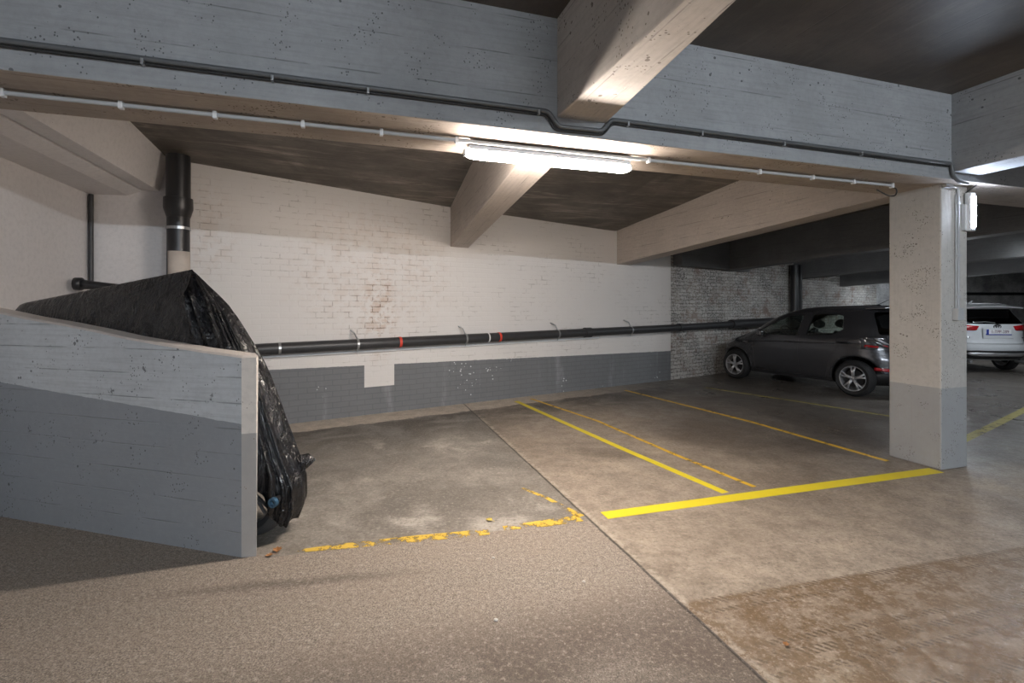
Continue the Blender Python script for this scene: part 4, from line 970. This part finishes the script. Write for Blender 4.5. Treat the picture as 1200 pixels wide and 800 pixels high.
hwin = [[(1.86, 1.01), (1.76, .97), (1.0, .975), (.93, 1.34), (1.05, 1.36), (1.25, 1.33), (1.58, 1.17)], [(.83, .985), (.34, 1.03), (.20, 1.12), (.24, 1.37), (.5, 1.385), (.77, 1.37)]]
Dv = Vector((-.45, .893)).normalized(); hd = math.atan2(Dv.y, Dv.x)
left = Vector((-Dv.y, Dv.x))                                       # car's own left = +y side, which faces us
wheel_rear = Vector((5.72, 8.17)); tr = .745
org = wheel_rear - left * (tr + .08)
root = build_car('hatchback', (org.x, org.y, 0), hd, hatch, M['car_grey'], wb, tr, .305, .205,
    hwin, (.36, 1.49, 2.02), [(-.62, 1.04), (.62, 1.04), (.52, 1.42), (-.52, 1.42)], [(-.58, 1.04), (.58, 1.04), (.50, 1.42), (-.50, 1.42)], hatch_extra)
tag(root, 'dark grey hatchback parked nose to the bare brick wall left of the column', 'car')
# ---- white SUV
Hs = 1.60
suv = Car(
    xf=[(.22, 3.35), (.45, 3.48), (.70, 3.50), (.85, 3.42), (.95, 3.1), (1.05, 2.6), (1.12, 2.40), (1.30, 1.95), (1.45, 1.5), (1.54, .9), (Hs, .2)],
    xr=[(.22, -.62), (.38, -.86), (.60, -.92), (.68, -.90), (.72, -.86), (.95, -.82), (1.08, -.80), (1.20, -.72), (1.40, -.58), (1.50, -.54), (1.56, -.40), (Hs, .12)],
    w=[(.22, .82), (.36, .90), (.60, .925), (.90, .92), (1.08, .885), (1.14, .86), (1.30, .76), (1.44, .68), (1.52, .60), (1.57, .45), (Hs, .06)],
    n=[(.22, 5), (.6, 5.5), (1.0, 6), (1.3, 7.5), (1.5, 7), (Hs, 4)], H=Hs, z0=.30)
def suv_extra_factory(paint, plate):
    def ex(root, car):
        Rr = lambda off: (lambda y, z: (car.xe(y, z) - off, y, z)); Sn = lambda off, sd: (lambda x, z: (x, sd * (car.y(x, z) + off), z))
        for sd in (-1, 1):
            patch('taillight', smooth_poly([(sd * .42, 1.055), (sd * .50, 1.01), (sd * .66, .97), (sd * .83, .965), (sd * .84, 1.10), (sd * .70, 1.105)], .02), Rr(.008), M['red_lens'], root, .02)
            patch('taillight', smooth_poly([(-.42, 1.08), (-.70, 1.10), (-.78, 1.08), (-.78, .97), (-.6, .98)], .02), Sn(.006, sd), M['red_lens'], root, .02)
            patch('reflector', smooth_poly([(sd * .62, .54), (sd * .82, .55), (sd * .80, .60), (sd * .72, .60)], .01), Rr(.01), M['red_lens'], root, .01)
            patch('headlight', smooth_poly([(2.9, .88), (3.30, .74), (3.36, .82), (3.2, .90)], .02), Sn(.006, sd), M['clear_lens'], root, .01)
            ym = car.y(1.9, 1.12)
            tube('wing_mirror', [(1.92, sd * (ym - .02), 1.12), (1.9, sd * (ym + .1), 1.14), (1.88, sd * (ym + .22), 1.15)], [.03, .075, .06], paint, 12, parent=root)
            tube('roof_rail', [(-.3, sd * .60, 1.555), (-.1, sd * .60, 1.585), (1.2, sd * .58, 1.60), (1.4, sd * .58, 1.555)], .014, M['steel'], 8, parent=root)
            bm = bmesh.new()
            for pts in ([(1.95, 1.08), (1.9, .5), (1.86, .36)], [(.95, 1.1), (.95, .36)], [(.1, 1.1), (.2, .8), (.5, .5), (.52, .36)]):
                sweep(bm, [(lerp(pts[i][0], pts[i + 1][0], k / 6), sd * (car.y(lerp(pts[i][0], pts[i + 1][0], k / 6), lerp(pts[i][1], pts[i + 1][1], k / 6)) - .001), lerp(pts[i][1], pts[i + 1][1], k / 6)) for i in range(len(pts) - 1) for k in range(7)], .0035, 5)
            me = bpy.data.meshes.new('door_seam'); bm.to_mesh(me); bm.free(); link('door_seam', me, M['black_trim'], parent=root)
            tube('exhaust', [(-.6, sd * .55, .27), (-.84, sd * .55, .27)], .035, M['steel'], 12, parent=root)
        patch('lower_bumper', smooth_poly([(-.86, .33), (.86, .33), (.87, .50), (.60, .52), (.5, .46), (-.5, .46), (-.60, .52), (-.87, .50)], .02), Rr(.014), M['black_trim'], root, .02)
        patch('skid_plate', smooth_poly([(-.62, .44), (-.5, .40), (.5, .40), (.62, .44), (.56, .475), (-.56, .475)], .02), Rr(.032), M['alloy'], root, .012)
        tube('bumper_step', [(car.xe(y, .69) - .012, y, .69) for y in [-.84 + 1.68 * k / 20 for k in range(21)]], .018, paint, 8, parent=root)
        # tailgate seam
        g = [(-.70, 1.06), (-.66, .70), (.66, .70), (.70, 1.06)]; bm = bmesh.new()
        dn = [(lerp(g[i][0], g[i + 1][0], k / 10), lerp(g[i][1], g[i + 1][1], k / 10)) for i in range(3) for k in range(10)] + [g[-1]]
        sweep(bm, [(car.xe(y, z) - .001, y, z) for y, z in dn], .004, 5); me = bpy.data.meshes.new('tailgate_seam'); bm.to_mesh(me); bm.free(); link('tailgate_seam', me, M['black_trim'], parent=root)
        # spoiler
        bm = bmesh.new(); rows = []; pts = [(-.35, .0), (-.74, -.015), (-.76, .015), (-.35, .06)]
        for k in range(17):
            y = -.66 + 1.32 * k / 16; a = abs(y) / .66; rows.append([bm.verts.new((x + .10 * a ** 3 if x < -.5 else x, y, 1.515 + z - .035 * a ** 2)) for x, z in pts])
        for i in range(16):
            for k in range(4): bm.faces.new((rows[i][k], rows[i][(k + 1) % 4], rows[i + 1][(k + 1) % 4], rows[i + 1][k]))
        bm.faces.new(rows[0]); bm.faces.new(rows[-1][::-1]); bmesh.ops.recalc_face_normals(bm, faces=bm.faces)
        me = bpy.data.meshes.new('spoiler'); bm.to_mesh(me); bm.free(); link('spoiler', me, paint, parent=root, smooth=True); sharp(me)
        tube('antenna', [(-.05, 0, 1.58), (-.11, 0, 1.66), (-.13, 0, 1.665)], [.03, .016, .006], paint, 8, parent=root)
        tube('rear_wiper', [(car.xe(.02, 1.15) - .02, .02, 1.15), (car.xe(.20, 1.17) - .02, .20, 1.17), (car.xe(.42, 1.155) - .02, .42, 1.155)], .010, M['steel'], 6, parent=root)
        xp = car.xe(0, .93) - .03
        if plate:
            bbox('plate_recess', (xp + .016, 0, .915), (.02, .62, .24), paint, parent=root, bevel=.01)
            pl = bbox('number_plate', (xp, 0, .95), (.012, .50, .11), M['plate'], parent=root, bevel=.003)
            bbox('plate_frame', (xp + .004, 0, .888), (.02, .52, .022), M['plate_blue'], parent=pl, bevel=.003)
            bbox('plate_band', (xp - .005, .228, .95), (.006, .044, .105), M['plate_blue'], parent=pl, bevel=0)
            cu = bpy.data.curves.new('plate_text', 'FONT'); cu.body = '1-TPP-289'; cu.size = .098; cu.align_x = 'CENTER'; cu.align_y = 'CENTER'; cu.extrude = .001
            to = bpy.data.objects.new('plate_text', cu); COL.objects.link(to); dg = bpy.context.evaluated_depsgraph_get(); me = bpy.data.meshes.new_from_object(to.evaluated_get(dg)); bpy.data.objects.remove(to, do_unlink=True)
            me.transform(Matrix.Translation((xp - .0075, -.02, .95)) @ Matrix(((0, 0, -1, 0), (-.86, 0, 0, 0), (0, 1, 0, 0), (0, 0, 0, 1)))); link('plate_text', me, M['plate_red'], parent=pl)
        emblem(root, (car.xe(0, 1.06) - .012, -.0, 1.065), .15, M['black_trim'] if plate else M['chrome'], Matrix.Rotation(math.pi / 2, 3, 'Z'))
        patch('model_badge', [(-.70, .80), (-.58, .80), (-.58, .82), (-.70, .82)], Rr(.006), M['black_trim'], root, .006)
        patch('model_badge', [(.52, .80), (.70, .80), (.70, .825), (.52, .825)], Rr(.006), M['chrome'], root, .006)
        seat(root, 1.2, .37, .50); seat(root, 1.2, -.37, .50)
        tube('rear_bench', [(.3, -.55, .80), (.3, .55, .80)], .18, M['fabric'], 12, parent=root)
    return ex
swin = [[(1.90, 1.14), (1.06, 1.14), (1.04, 1.46), (1.25, 1.46), (1.55, 1.37)], [(.92, 1.14), (.1, 1.15), (.12, 1.44), (.9, 1.47)], [(.02, 1.16), (-.38, 1.20), (-.30, 1.40), (.04, 1.44)]]
def place_suv(name, bx, by, d, paint, plate, label):
    o = (bx + d.x * .9, by + d.y * .9, 0)
    r = build_car(name, o, math.atan2(d.y, d.x), suv, paint, 2.45, .80, .335, .225, swin, (.45, 1.545, 2.25), [(-.66, 1.13), (.66, 1.13), (.56, 1.48), (-.56, 1.48)],
                  [(-.70, 1.12), (.70, 1.12), (.55, 1.46), (-.55, 1.46)], suv_extra_factory(paint, plate), gl='privacy_glass'); tag(r, label, 'car'); return r
place_suv('sport_utility_vehicle', 10.95, 10.9, Vector((.12, 1)).normalized(), M['car_white'], True, 'white SUV seen from behind, parked right of the column')
# ================================================================ CAMERA, WORLD
cam = bpy.data.cameras.new('camera'); co_ = bpy.data.objects.new('camera', cam); COL.objects.link(co_)
co_.location = (0, 0, EYE); co_.rotation_euler = (math.pi / 2, 0, 0); cam.sensor_width = 36; cam.lens = 36 * F / 1200; cam.shift_y = -40 / 1200; cam.clip_start = .05; cam.clip_end = 100
S.camera = co_
w = bpy.data.worlds.new('world'); S.world = w; w.use_nodes = True; w.node_tree.nodes['Background'].inputs[0].default_value = (.5, .55, .62, 1); w.node_tree.nodes['Background'].inputs[1].default_value = .02
S.view_settings.view_transform = 'Standard'; S.view_settings.look = 'None'; S.view_settings.gamma = 1; S.view_settings.use_curve_mapping = False; S.view_settings.exposure = 0.2
